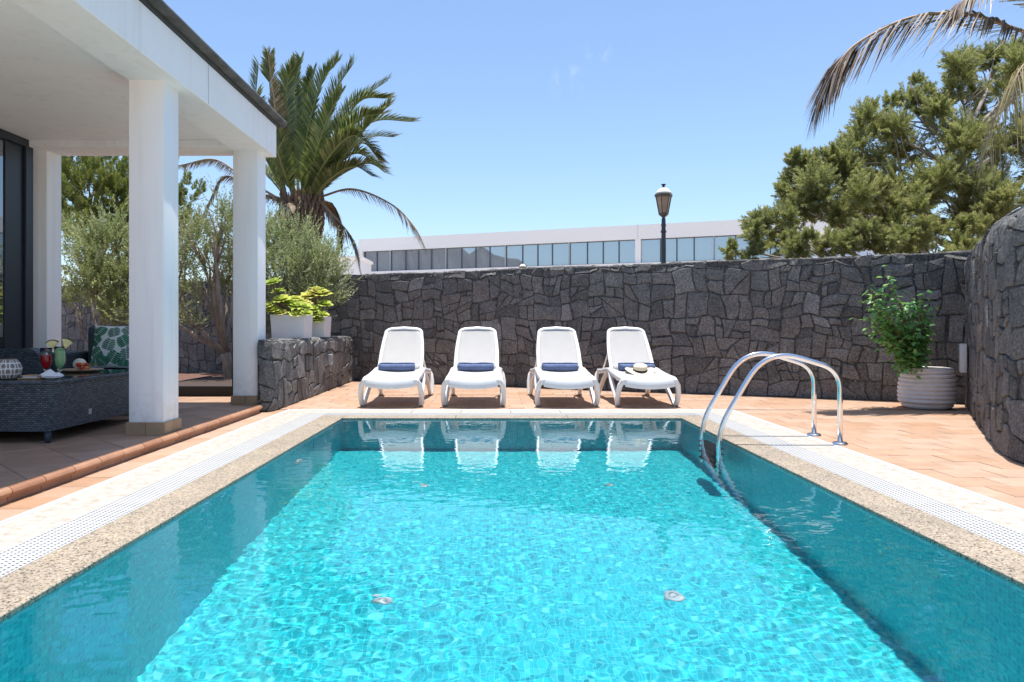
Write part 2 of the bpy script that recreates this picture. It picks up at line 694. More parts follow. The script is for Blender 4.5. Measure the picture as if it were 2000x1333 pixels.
M['pot'] = plain('ribbed_clay', (0.76, 0.70, 0.66), 0.75, var=0.07, vscale=12, bump=0.15)
M['planter_white'] = plain('planter_white', (0.76, 0.75, 0.74), 0.6, var=0.03)
M['soil'] = plain('dark_soil', (0.055, 0.035, 0.027), 0.95, var=0.4, vscale=30, bump=0.8, bscale=50)
M['gravel'] = plain('red_gravel', (0.13, 0.065, 0.045), 0.95, var=0.5, vscale=50, bump=1.0, bscale=80)
M['edging'] = plain('dark_edging', (0.02, 0.02, 0.021), 0.7)
M['palm_bark'] = bark_mat('palm_bark', (0.10, 0.06, 0.035), (0.30, 0.20, 0.13), 10)
M['olive_bark'] = bark_mat('olive_bark', (0.16, 0.12, 0.09), (0.38, 0.31, 0.25), 16)
M['grey_bark'] = bark_mat('grey_bark', (0.16, 0.13, 0.10), (0.40, 0.36, 0.31), 12)
M['brown_bark'] = bark_mat('brown_bark', (0.12, 0.08, 0.05), (0.25, 0.17, 0.11), 20)
M['palm_green'] = leafmat('palm_green_leafage', [(0.0, (0.045, 0.075, 0.03)), (0.6, (0.11, 0.155, 0.055)), (1.0, (0.30, 0.31, 0.13))], 0.25, 0.4, 0.5)
M['palm_brown'] = leafmat('palm_brown_leafage', [(0.0, (0.15, 0.095, 0.06)), (0.6, (0.27, 0.18, 0.12)), (1.0, (0.40, 0.30, 0.21))], 0.2)
M['palm_mixed'] = leafmat('palm_mixed_leafage', [(0.0, (0.08, 0.085, 0.03)), (0.5, (0.17, 0.14, 0.06)), (1.0, (0.34, 0.24, 0.13))], 0.2)
M['frond_dry'] = leafmat('frond_dry_leafage', [(0.0, (0.08, 0.055, 0.042)), (0.5, (0.17, 0.12, 0.088)), (1.0, (0.40, 0.32, 0.245))], 0.15, 0.45, 0.5)
M['frond_straw'] = leafmat('frond_straw_leafage', [(0.0, (0.20, 0.16, 0.07)), (0.5, (0.32, 0.26, 0.12)), (1.0, (0.46, 0.39, 0.21))], 0.25, 0.5, 0.4)
M['rachis_green'] = plain('rachis_green', (0.20, 0.22, 0.06), 0.5)
M['rachis_brown'] = plain('rachis_brown', (0.36, 0.24, 0.14), 0.6)
M['olive_leaf'] = leafmat('olive_leaf_leafage', [(0.0, (0.14, 0.16, 0.065)), (0.5, (0.28, 0.30, 0.14)), (1.0, (0.52, 0.53, 0.33))], 0.35)
M['silver_leaf'] = leafmat('silver_leaf_leafage', [(0.0, (0.17, 0.20, 0.09)), (0.5, (0.34, 0.37, 0.19)), (1.0, (0.58, 0.60, 0.40))], 0.35)
M['bush_leaf'] = leafmat('bush_leaf_leafage', [(0.0, (0.14, 0.17, 0.06)), (0.5, (0.30, 0.33, 0.145)), (1.0, (0.52, 0.53, 0.31))], 0.35)
M['needle'] = leafmat('needle_leafage', [(0.0, (0.12, 0.135, 0.06)), (0.4, (0.26, 0.27, 0.11)), (0.75, (0.44, 0.43, 0.19)), (1.0, (0.60, 0.56, 0.28))], 0.42)
M['pine'] = leafmat('pine_leafage', [(0.0, (0.08, 0.11, 0.03)), (0.5, (0.20, 0.23, 0.06)), (1.0, (0.36, 0.37, 0.12))], 0.35)
M['aeonium'] = leafmat('aeonium_leaf', [(0.0, (0.20, 0.34, 0.05)), (0.5, (0.47, 0.55, 0.08)), (0.85, (0.66, 0.66, 0.15)), (1.0, (0.62, 0.42, 0.18))], 0.3)
M['pot_leaf'] = leafmat('pot_leaf_leafage', [(0.0, (0.09, 0.25, 0.07)), (0.5, (0.20, 0.50, 0.14)), (0.85, (0.38, 0.62, 0.20)), (1.0, (0.55, 0.50, 0.18))], 0.45, 0.35, 0.5)
M['stem'] = plain('woody_stem', (0.22, 0.13, 0.08), 0.8)
M['hill'] = plain('bare_hill', (0.10, 0.098, 0.10), 0.95, var=0.3, vscale=0.01)
M['ground'] = plain('dry_ground', (0.42, 0.36, 0.29), 0.95, var=0.2, vscale=0.5)
M['pineapple'] = plain('pineapple_flesh', (0.72, 0.66, 0.30), 0.5, var=0.15, vscale=40)
M['rind'] = plain('green_rind', (0.06, 0.09, 0.03), 0.7, var=0.4, vscale=60)
M['melon'] = plain('cream_melon', (0.70, 0.66, 0.50), 0.5, var=0.06)
M['strawberry'] = plain('strawberry', (0.52, 0.035, 0.02), 0.35, var=0.2, vscale=60)
M['orange_fruit'] = plain('orange_fruit', (0.65, 0.25, 0.05), 0.45, var=0.15, vscale=40)
M['china'] = plain('white_china', (0.78, 0.77, 0.75), 0.25)
M['wood'] = plain('pale_wood', (0.42, 0.27, 0.16), 0.55, var=0.25, vscale=25)
M['napkin'] = plain('paper_napkin', (0.78, 0.76, 0.76), 0.9)
M['vase_taupe'] = plain('vase_taupe', (0.20, 0.17, 0.14), 0.5)
M['vase_white'] = plain('vase_white', (0.68, 0.65, 0.60), 0.5)


def drink_mat(name, c):
    t = NT(name)
    t.base(c)
    t.set(Roughness=0.08)
    t.p.inputs['Transmission Weight'].default_value = 0.35
    t.p.inputs['IOR'].default_value = 1.33
    return t.m


M['red_drink'] = drink_mat('red_drink', (0.62, 0.012, 0.02))
M['green_drink'] = drink_mat('green_drink', (0.42, 0.72, 0.36))
t_ = NT('clear_glass')
t_.base((0.95, 0.97, 0.97))
t_.set(Roughness=0.02)
t_.p.inputs['Transmission Weight'].default_value = 1.0
t_.p.inputs['IOR'].default_value = 1.25
M['clear_glass'] = t_.m

# ================================================================== SETTING
PX0, PX1, PY0, PY1 = -1.65, 1.985, 0.5, 7.9        # inside of the pool
GX, GG, GS, GT = 0.255, 0.22, 0.29, 0.045           # widths: granite, grating, cream stone, trim
LO = PX0 - GX - GG - GS - GT                        # outer left  -2.46
RO = PX1 + GX + GG + GS + GT                        # outer right  2.795
BO = PY1 + 0.24 + 0.23 + 0.33 + GT                  # outer back   8.745
FO = PY0 - GX - GG - GS - GT                        # outer front -0.31
KX0, KX1 = -2.725, -2.665                            # kerb
TZ = 0.08                                           # terrace level

# ground beyond the walls, in four sheets round the plot
g = MB()
for (x0, x1, y0, y1) in ((-4000, 4000, 22, 4000), (-4000, 4000, -4000, -12), (-4000, -12, -12, 22), (14, 4000, -12, 22)):
    g.add([(x0, y0, -0.3), (x1, y0, -0.3), (x1, y1, -0.3), (x0, y1, -0.3)], [(0, 1, 2, 3)])
structure(build(g, 'ground', M['ground']))
g = MB()
for (x0, x1, y0, y1) in ((-12, 14, 8.745, 22), (-12, 14, -12, -0.32), (-12, LO, -0.32, 8.745), (RO, 14, -0.32, 8.745)):
    g.add([(x0, y0, -0.03), (x1, y0, -0.03), (x1, y1, -0.03), (x0, y1, -0.03)], [(0, 1, 2, 3)])
structure(build(g, 'garden_ground', M['gravel']))

# hills behind the viewer: seen only in the office glass
az = np.radians(np.linspace(-20, 100, 121))
elev = []
for a in np.degrees(az):
    if a > 52:
        e = 8.0
    elif a > 47:
        e = 7.0 + 0.5 * math.sin(a * 3)
    elif a > 44.9:
        e = 5.9 + 0.7 * max(0, 1 - abs(a - 46.0) / 0.8)
    elif a > 42.6:
        e = 5.6 + 0.1 * math.sin(a * 9)
    elif a > 40:
        e = 5.6 - (42.6 - a) * 1.3
    else:
        e = 2.0 + 0.3 * math.sin(a * 0.6) + 0.15 * math.sin(a * 2.3)
    elev.append(e)
hv, hf = [], []
for a, e in zip(az, elev):
    d = (-math.sin(a), -math.cos(a))
    top = 1400 * math.tan(math.radians(e)) + 5
    for rr, zz in ((1000, -1), (1150, top * 0.35), (1400, top), (1800, -1)):
        hv.append((d[0] * rr, d[1] * rr, zz))
for i in range(120):
    for k in range(3):
        hf.append((i * 4 + k, i * 4 + k + 1, (i + 1) * 4 + k + 1, (i + 1) * 4 + k))
g = MB()
g.add(hv, hf)
structure(build(g, 'hills', M['hill']))

# ------------------------------------------------------------------ pool basin
basin = structure(bpy.data.objects.new('pool_basin', None))
COL.objects.link(basin)


def floor_z(y):
    return -(1.40 + 0.05 * y)


fl = MB()
n = 8
for i in range(n):
    ya, yb = PY0 - 0.1 + (PY1 - PY0 + 0.2) * i / n, PY0 - 0.1 + (PY1 - PY0 + 0.2) * (i + 1) / n
    fl.add([(PX0 - 0.1, ya, floor_z(ya)), (PX1 + 0.1, ya, floor_z(ya)), (PX1 + 0.1, yb, floor_z(yb)), (PX0 - 0.1, yb, floor_z(yb))], [(0, 1, 2, 3)])
pf = build(fl, 'pool_floor', M['mosaic_floor'], basin)
sides = MB()
sides.box(PX0 - 0.24, PX0, PY0 - 0.24, PY1 + 0.24, -2.1, -0.031)
sides.box(PX1, PX1 + 0.24, PY0 - 0.24, PY1 + 0.24, -2.1, -0.031)
ps = build(sides, 'side_wall', M['mosaic_side'], basin)
ends = MB()
ends.box(PX0, PX1, PY1, PY1 + 0.24, -2.1, -0.032)
ends.box(PX0, PX1, PY0 - 0.24, PY0, -2.1, -0.032)
pe = build(ends, 'end_wall', M['mosaic_end'], basin)
for o in (pf, ps, pe):
    o.cycles.is_caustics_receiver = True

# water: one real rippled sheet
nx, ny = 300, 610
gx = np.linspace(PX0 - 0.004, PX1 + 0.004, nx)
gy = np.linspace(PY0 - 0.004, PY1 + 0.004, ny)
XX, YY = np.meshgrid(gx, gy)
ZZ = np.zeros_like(XX)
wr = np.random.default_rng(3)
for i in range(110):
    lam = float(np.exp(wr.uniform(math.log(0.050), math.log(0.34))))
    th = wr.uniform(0, 2 * math.pi)
    k = 2 * math.pi / lam
    slope = 0.0024 * wr.uniform(0.5, 1.2) * (lam / 0.15) ** -0.25
    ph = wr.uniform(0, 6.28)
    wob = 0.7 * np.sin(XX * wr.uniform(0.5, 3) + wr.uniform(0, 6)) + 0.7 * np.sin(YY * wr.uniform(0.5, 3) + wr.uniform(0, 6))
    ZZ += slope / k * np.sin(k * (XX * math.cos(th) + YY * math.sin(th)) + ph + wob)
ZZ *= np.clip(0.85 + 0.35 * np.sin(XX * 1.3 + 0.8 * np.sin(YY * 0.9) + 1.0) * np.sin(YY * 1.05 + 0.6 * np.sin(XX * 1.7)) + 0.18 * np.sin(XX * 3.1 - YY * 2.3), 0.35, 1.4)
ZZ *= np.interp(YY, [0.5, 4.5, 6.0, 7.9], [1.0, 0.85, 0.5, 0.3])
WV = np.stack([XX, YY, ZZ - 0.016], -1).reshape(-1, 3)
ii = np.arange((ny - 1) * nx).reshape(ny - 1, nx)[:, :-1].ravel()
WF = np.stack([ii, ii + 1, ii + nx + 1, ii + nx], -1)
water = link('water', np_mesh('water', WV, WF, smooth=True), M['water'])
structure(water)
water.cycles.is_caustics_caster = True

# ------------------------------------------------------------------ pool surround: granite, white grating, cream stone, trim
surround = structure(bpy.data.objects.new('pool_surround', None))
COL.objects.link(surround)


def run(name, mat, along, a0, a1, b0, b1, step, z0=-0.03, z1=0.0, gap=0.003, bev=0.003):
    """a row of slabs; along = 'x' or 'y'"""
    k = max(1, round((a1 - a0) / step))
    w = (a1 - a0) / k
    for i in range(k):
        p0, p1 = a0 + i * w + gap / 2, a0 + (i + 1) * w - gap / 2
        m = MB()
        if along == 'y':
            m.rbox(b0, b1, p0, p1, z0, z1, bev)
        else:
            m.rbox(p0, p1, b0, b1, z0, z1, bev)
        build(m, name, mat, surround)


# granite coping
run('coping_slab', M['granite'], 'y', PY0 - GX, PY1 + 0.24, PX0 - GX, PX0, 1.2, z1=0.002)
run('coping_slab', M['granite'], 'y', PY0 - GX, PY1 + 0.24, PX1, PX1 + GX, 1.2, z1=0.002)
run('coping_slab', M['granite'], 'x', PX0 + 0.002, PX1 - 0.002, PY1, PY1 + 0.24, 1.2, z1=0.002)
run('coping_slab', M['granite'], 'x', PX0 + 0.002, PX1 - 0.002, PY0 - GX, PY0, 1.2, z1=0.002)
gl0, gl1 = PX0 - GX - GG, PX0 - GX
gr0, gr1 = PX1 + GX, PX1 + GX + GG
gb0, gb1 = PY1 + 0.24, PY1 + 0.47
gf0, gf1 = PY0 - GX - GG, PY0 - GX
# cream stone outside the grating
run('stone_slab', M['cream'], 'y', gf0 - GS, gb1 + 0.33, gl0 - GS, gl0 - 0.002, 0.6)
run('stone_slab', M['cream'], 'y', gf0 - GS, gb1 + 0.33, gr1 + 0.002, gr1 + GS, 0.6)
run('stone_slab', M['cream'], 'x', gl0, gr1, gb1 + 0.002, gb1 + 0.33, 0.6)
run('stone_slab', M['cream'], 'x', gl0, gr1, gf0 - GS, gf0 - 0.002, 0.6)
tr = MB()
tr.rbox(LO, LO + GT - 0.022, FO, BO, -0.03, 0.003, 0.002)
tr.rbox(RO - GT + 0.022, RO, FO, BO, -0.03, 0.003, 0.002)
build(tr, 'edge_trim', M['white_plastic'], surround)
tr = MB()
tr.rbox(LO + GT - 0.020, LO + GT - 0.001, FO, BO, -0.03, -0.0005, 0.001)
tr.rbox(RO - GT + 0.001, RO - GT + 0.020, FO, BO, -0.03, -0.0005, 0.001)
build(tr, 'trim_channel', M['trim_grey'], surround)
tr = MB()
tr.rbox(LO + GT, RO - GT, gb1 + 0.332, BO, -0.03, 0.003, 0.002)
build(tr, 'edge_trim', M['white_plastic'], surround)
ch = MB()
ch.box(gl0, gl1, gf0, gb1, -0.06, -0.022)
ch.box(gr0, gr1, gf0, gb1, -0.06, -0.022)
ch.box(gl1 + 0.001, gr0 - 0.001, gb0, gb1, -0.06, -0.022)
ch.box(gl1 + 0.001, gr0 - 0.001, gf0, gf1, -0.06, -0.022)
build(ch, 'overflow_channel', M['channel'], surround)


def grating(x0, x1, y0, y1, along, z1=0.001):
    m = MB()
    if along == 'y':
        w, l0, l1 = x1 - x0, y0, y1
    else:
        w, l0, l1 = y1 - y0, x0, x1
    nrow = 7
    cell = w / nrow
    bar = cell * 0.60
    for i in range(nrow + 1):
        c = i * cell
        a, b = max(0, c - bar / 2), min(w, c + bar / 2)
        if along == 'y':
            m.box(x0 + a, x0 + b, l0, l1, -0.02, z1)
        else:
            m.box(l0, l1, y0 + a, y0 + b, -0.02, z1)
    p = 0.026
    k = int((l1 - l0) / p)
    for j in range(k + 1):
        c = l0 + j * p
        if along == 'y':
            m.box(x0 + 0.002, x1 - 0.002, c, c + p * 0.58, -0.018, z1 - 0.0015)
        else:
            m.box(c, c + p * 0.58, y0 + 0.002, y1 - 0.002, -0.018, z1 - 0.0015)
    o = build(m, 'overflow_grating', M['grate_plastic'], surround)
    o['kind'] = 'stuff'


grating(gl0 + 0.001, gl1 - 0.002, gf0 + 0.001, gb1 - 0.002, 'y')
grating(gr0 + 0.002, gr1 - 0.001, gf0 + 0.001, gb1 - 0.002, 'y')
grating(gl1 + 0.001, gr0 - 0.001, gb0 + 0.002, gb1 - 0.002, 'x')

# ------------------------------------------------------------------ polygons
def clip(poly, a, b, c):
    """keep a*x + b*y <= c"""
    out = []
    for i in range(len(poly)):
        p, q = poly[i], poly[(i + 1) % len(poly)]
        dp, dq = a * p[0] + b * p[1] - c, a * q[0] + b * q[1] - c
        if dp <= 0:
            out.append(p)
        if dp * dq < 0:
            s = dp / (dp - dq)
            out.append((p[0] + s * (q[0] - p[0]), p[1] + s * (q[1] - p[1])))
    return out


def area(p):
    return 0.5 * sum(p[i][0] * p[(i + 1) % len(p)][1] - p[(i + 1) % len(p)][0] * p[i][1] for i in range(len(p)))


def slab_poly(poly, z0, z1, ch=0.003):
    """flat slab with chamfered rim from a convex outline"""
    cx = sum(p[0] for p in poly) / len(poly)
    cy = sum(p[1] for p in poly) / len(poly)
    n = len(poly)
    ins = []
    for p in poly:
        dx, dy = cx - p[0], cy - p[1]
        L = math.hypot(dx, dy)
        s = min(0.4, ch * 1.4 / max(L, 1e-6))
        ins.append((p[0] + dx * s, p[1] + dy * s))
    v = [(p[0], p[1], z0) for p in poly] + [(p[0], p[1], z1 - ch) for p in poly] + [(p[0], p[1], z1) for p in ins]
    f = []
    for i in range(n):
        j = (i + 1) % n
        f += [(i, j, n + j, n + i), (n + i, n + j, 2 * n + j, 2 * n + i)]
    f.append(tuple(2 * n + i for i in range(n)))
    return v, f


# ------------------------------------------------------------------ deck of terracotta tiles
db = MB()
for (x0, x1, y0, y1) in ((KX1 - 0.2, LO, FO, BO), (RO, 9, FO, BO), (-3.0, 9, BO, 15), (KX0 + 0.001, 9, -11, FO)):
    db.add([(x0, y0, -0.005), (x1, y0, -0.005), (x1, y1, -0.005), (x0, y1, -0.005)], [(0, 1, 2, 3)])
deck = structure(build(db, 'deck', M['grout']))

WA = Vector((6.05, 9.34))                     # right end of back wall (front face)
WD = Vector((8.59, -4.12)).normalized()       # along the back wall, left to right
WN = Vector((WD.y, -WD.x))                    # towards the viewer
if WN.y > 0:
    WN = -WN
WB = WA - WD * 17.0                           # far left end


def behind_back_wall(x, y):
    return (Vector((x, y)) - WA).dot(WN) < -0.25


RW_BASE = [(6.05, 9.50), (5.70, 8.89), (5.20, 8.02), (4.735, 7.20), (4.22, 6.28), (3.92, 5.73), (3.765, 5.38), (3.72, 5.10), (3.76, 4.80),
           (3.92, 4.50), (4.25, 4.25), (4.9, 4.05), (6.2, 3.95)]


def right_of_wall(x, y):
    if y > 9.4:
        return x > 6.3
    if y < 4.0:
        return False
    for (a, b) in zip(RW_BASE[:-1], RW_BASE[1:]):
        lo, hi = min(a[1], b[1]), max(a[1], b[1])
        if lo <= y <= hi and hi - lo > 1e-6:
            xx = a[0] + (b[0] - a[0]) * (y - a[1]) / (b[1] - a[1])
            return x > xx + 0.25
    return True


TW, TL = 0.335, 0.278
deck_tiles = []
for jy in range(-18, 60):
    y0 = 0.03 + jy * TL
    yc = y0 + TL / 2
    for ix in range(0, 40):
        x0 = RO + 0.003 + ix * TW - (TW / 2 if jy % 2 else 0)
        x1 = x0 + TW
        xa, xb = max(x0, RO + 0.002), x1
        if xb - xa < 0.05 or yc > BO or yc < -1.5:
            continue
        if right_of_wall((xa + xb) / 2, yc) or xb > 8.5:
            continue
        deck_tiles.append((xa, xb, y0, y0 + TL))
for jy in range(0, 22):                          # rows behind the pool
    y0 = BO + 0.002 + jy * TL
    yc = y0 + TL / 2
    for ix in range(-9, 30):
        x0 = ix * TW - (TW / 2 if jy % 2 else 0)
        xc = x0 + TW / 2
        if xc < -2.75 or behind_back_wall(xc, yc) or right_of_wall(xc, yc) or xc > 6.6:
            continue
        deck_tiles.append((x0, x0 + TW, y0, y0 + TL))
for jy in range(-2, 31):                         # single row beside the kerb
    y0 = 0.03 + jy * TL
    deck_tiles.append((KX1 - 0.021, LO - 0.003, y0, min(y0 + TL, BO)))
seen = [t for t in deck_tiles if abs((t[0] + t[1]) / 2 + 0.0) < (t[3]) * 0.78 and t[3] > 2.6]
seen.sort(key=lambda t: (t[2] + t[3]) / 2)
single = set(seen[:300])
rest = MB()
tile_cache = {}
for t in deck_tiles:
    w, l = t[1] - t[0] - 0.007, t[3] - t[2] - 0.007
    cx, cy = (t[0] + t[1]) / 2, (t[2] + t[3]) / 2
    dz = random.uniform(-0.0012, 0.0012)
    if t in single:
        key = (round(w, 3), round(l, 3))
        if key not in tile_cache:
            m = MB()
            v, f = slab_poly([(-w / 2, -l / 2), (w / 2, -l / 2), (w / 2, l / 2), (-w / 2, l / 2)], -0.012, 0.0, 0.002)
            m.add(v, f, 0.0)
            me = m.mesh('deck_tile')
            me.materials.append(M['terracotta'])
            tile_cache[key] = me
        o = link('tile', tile_cache[key], None, deck)
        o.location = (cx, cy, dz)
        o.rotation_euler = (random.uniform(-0.003, 0.003), random.uniform(-0.003, 0.003), 0)
    else:
        v, f = slab_poly([(cx - w / 2, cy - l / 2), (cx + w / 2, cy - l / 2), (cx + w / 2, cy + l / 2), (cx - w / 2, cy + l / 2)], -0.012, dz, 0.002)
        rest.add(v, f, random.random())
o = build(rest, 'tile', M['terracotta'], deck)
o['kind'] = 'stuff'
# dark dashes standing in for unreadable marks at the far pool edge
dm = MB()
for i in range(6):
    dm.rbox(0.15 + i * 0.032, 0.15 + i * 0.032 + 0.018, 8.752, 8.80, -0.01, 0.0035, 0.002)
build(dm, 'edge_mark', M['black'], deck)

# ------------------------------------------------------------------ terrace of diagonal brown tiles
tb = MB()
tb.box(-9, KX0, -11, 9.5, -0.02, TZ - 0.005)
terrace = structure(build(tb, 'terrace', M['terrace_grout']))
S_ = 0.40
c45 = math.sqrt(0.5)
for i in range(-30, 30):
    for j in range(-30, 30):
        u, v = (i + 0.5) * S_, (j + 0.5) * S_
        cx, cy = -5 + (u - v) * c45, 6 + (u + v) * c45
        if not (-7.6 < cx < KX0 + 0.3 and 1.0 < cy < 9.8):
            continue
        h = (S_ - 0.006) * c45
        poly = [(cx, cy - h), (cx + h, cy), (cx, cy + h), (cx - h, cy)]
        poly = clip(poly, 1, 0, KX0 - 0.003)
        if len(poly) >= 3:
            poly = clip(poly, 0, 1, 9.5)
        if len(poly) >= 3 and area(poly) > 0.004:
            m = MB()
            vv, ff = slab_poly(poly, TZ - 0.012, TZ + random.uniform(-0.001, 0.001), 0.002)
            m.add(vv, ff, random.random())
            build(m, 'tile', M['brown_tile'], terrace)
# kerb of bullnose tiles
kerb = structure(bpy.data.objects.new('kerb', None))
COL.objects.link(kerb)
kp = []
for k in range(9):
    a = math.pi * k / 8
    kp.append((math.cos(a), math.sin(a)))
kl = 0.305
y = 1.0
while y < 8.35:
    y1 = min(y + kl, 8.38)
    m = MB()
    w = (KX1 - KX0) / 2
    xc = (KX0 + KX1) / 2
    zt = TZ + 0.012 + random.uniform(-0.0015, 0.0015)
    sec = [(KX1 - 0.022, -0.01), (KX1 - 0.022, zt - 0.052), (KX1 - 0.006, zt - 0.054)]
    for k in range(7):
        a = math.pi * k / 6
        sec.append((xc + (w + 0.010) * math.cos(a), zt - 0.032 + 0.032 * math.sin(a)))
    sec.append((KX0 + 0.0, -0.01))
    n = len(sec)
    v = [(p[0], y + 0.003, p[1]) for p in sec] + [(p[0], y1 - 0.003, p[1]) for p in sec]
    f = [(i, (i + 1) % n, n + (i + 1) % n, n + i) for i in range(n)] + [tuple(range(n)), tuple(reversed(range(n, 2 * n)))]
    m.add(v, [tuple(reversed(q)) for q in f], random.random())
    build(m, 'kerb_tile', M['kerb_tile'], kerb, angle=40)
    y = y1
m = MB()
m.box(KX0 + 0.02, KX1 - 0.03, 1.0, 8.37, -0.02, 0.05)
build(m, 'kerb_mortar', M['terrace_grout'], kerb)

# soil bed behind the terrace
sb = MB()
sn = 30
for i in range(sn):
    for j in range(sn):
        xs = [-9.5 + 6.4 * k / sn for k in (i, i + 1)]
        ys = [9.62 + 6.0 * k / sn for k in (j, j + 1)]
        zf = lambda x, y: 0.05 + 0.03 * math.sin(x * 5.1 + y * 3.3) * math.sin(y * 4.7)
        sb.add([(xs[0], ys[0], zf(xs[0], ys[0])), (xs[1], ys[0], zf(xs[1], ys[0])), (xs[1], ys[1], zf(xs[1], ys[1])), (xs[0], ys[1], zf(xs[0], ys[1]))], [(0, 1, 2, 3)])
structure(build(sb, 'soil_bed', M['gravel'], smooth=True))
m = MB()
m.rbox(-9.0, -4.55, 9.53, 9.62, 0.0, 0.13, 0.006)
structure(build(m, 'bed_edging', M['brown_tile']))
bx = thing('planter_box', 'low black edging box holding soil round the olive trunk', 'planter', (0, 0, 0))
m = MB()
m.rbox(-4.52, -3.165, 9.55, 9.60, 0.05, 0.215, 0.005)
m.rbox(-4.52, -4.47, 9.602, 11.6, 0.05, 0.215, 0.005)
build(m, 'side_board', M['edging'], bx)
m = MB()
m.box(-4.47, -3.165, 9.6, 11.6, 0.06, 0.205)
build(m, 'soil', M['soil'], bx)


# ================================================================== STONE WALLS
def warp(s_, v_):
    return (s_ + 0.020 * math.sin(v_ * 7.1 + s_ * 2.3) + 0.012 * math.sin(v_ * 15.0 + s_ * 5.0 + 1.0),
            v_ + (0.030 * math.sin(s_ * 4.1 + 1.7) + 0.018 * math.sin(s_ * 9.7 + v_ * 4.0) + 0.010 * math.sin(s_ * 19.0 + 2.0)) * min(1.0, max(0.0, v_ / 0.25)))


def stone_cells(s0, s1, v0, v1, row=0.25, wmin=0.18, wmax=0.42, seed=1, gap=0.006):
    """irregular squared rubble: blocks cut again and again by slanting lines"""
    rr = random.Random(seed)
    out = []
    a_mean = row * (wmin + wmax) / 2

    def split(poly):
        xs, ys = [p[0] for p in poly], [p[1] for p in poly]
        w, h = max(xs) - min(xs), max(ys) - min(ys)
        A = abs(area(poly))
        if A < a_mean * rr.choice((0.3, 0.6, 0.95, 1.2, 1.6, 2.0)) and max(w, h) < 0.5 and max(w, h) < 2.1 * min(w, h):
            out.append(poly)
            return
        ang_ = rr.gauss(0, 0.11) if rr.random() < 0.82 else rr.gauss(0, 0.4)
        if w > h * rr.uniform(0.95, 1.25):
            nx_, ny_ = math.cos(ang_), math.sin(ang_)
        else:
            nx_, ny_ = math.sin(ang_), math.cos(ang_)
        c0 = nx_ * sum(xs) / len(xs) + ny_ * sum(ys) / len(ys)
        ext = max(abs(nx_ * (x - sum(xs) / len(xs)) + ny_ * (y - sum(ys) / len(ys))) for x, y in poly)
        c = c0 + ext * rr.uniform(-0.28, 0.28)
        A1, A2 = clip(poly, nx_, ny_, c), clip(poly, -nx_, -ny_, -c)
        if len(A1) < 3 or len(A2) < 3 or abs(area(A1)) < 0.005 or abs(area(A2)) < 0.005:
            out.append(poly)
            return
        split(A1)
        split(A2)

    v = v0
    k = 0
    while v < v1 - 0.01:
        h = min(rr.uniform(0.5, 0.75), v1 - v)
        if v1 - v - h < 0.2:
            h = v1 - v
        s = s0
        while s < s1 - 0.01:
            w = rr.uniform(0.6, 1.15)
            if s == s0:
                w *= 0.7 if k % 2 else 1.0
            if s1 - s - w < 0.3:
                w = s1 - s
            split([(s, v), (s + w, v), (s + w, v + h), (s, v + h)])
            s += w
        v += h
        k += 1
    cells = []
    for poly in out:
        q = list(poly)
        n = len(poly)
        for i in range(n):
            a, b = poly[i], poly[(i + 1) % n]
            L = math.hypot(b[0] - a[0], b[1] - a[1])
            if L < 1e-6:
                continue
            nx_, ny_ = (b[1] - a[1]) / L, -(b[0] - a[0]) / L
            g_ = gap * (rr.uniform(0.4, 1.6) if rr.random() < 0.85 else 3.0)
            q = clip(q, nx_, ny_, nx_ * a[0] + ny_ * a[1] - g_)
            if len(q) < 3:
                break
        if len(q) >= 3 and area(q) > 0.0025:
            if rr.random() < 0.4:                     # knock one corner off
                i = rr.randrange(len(q))
                a, b, c = q[i - 1], q[i], q[(i + 1) % len(q)]
                f = rr.uniform(0.12, 0.3)
                q[i:i + 1] = [(b[0] + (a[0] - b[0]) * f, b[1] + (a[1] - b[1]) * f), (b[0] + (c[0] - b[0]) * f, b[1] + (c[1] - b[1]) * f)]
            cells.append(q)
    return cells


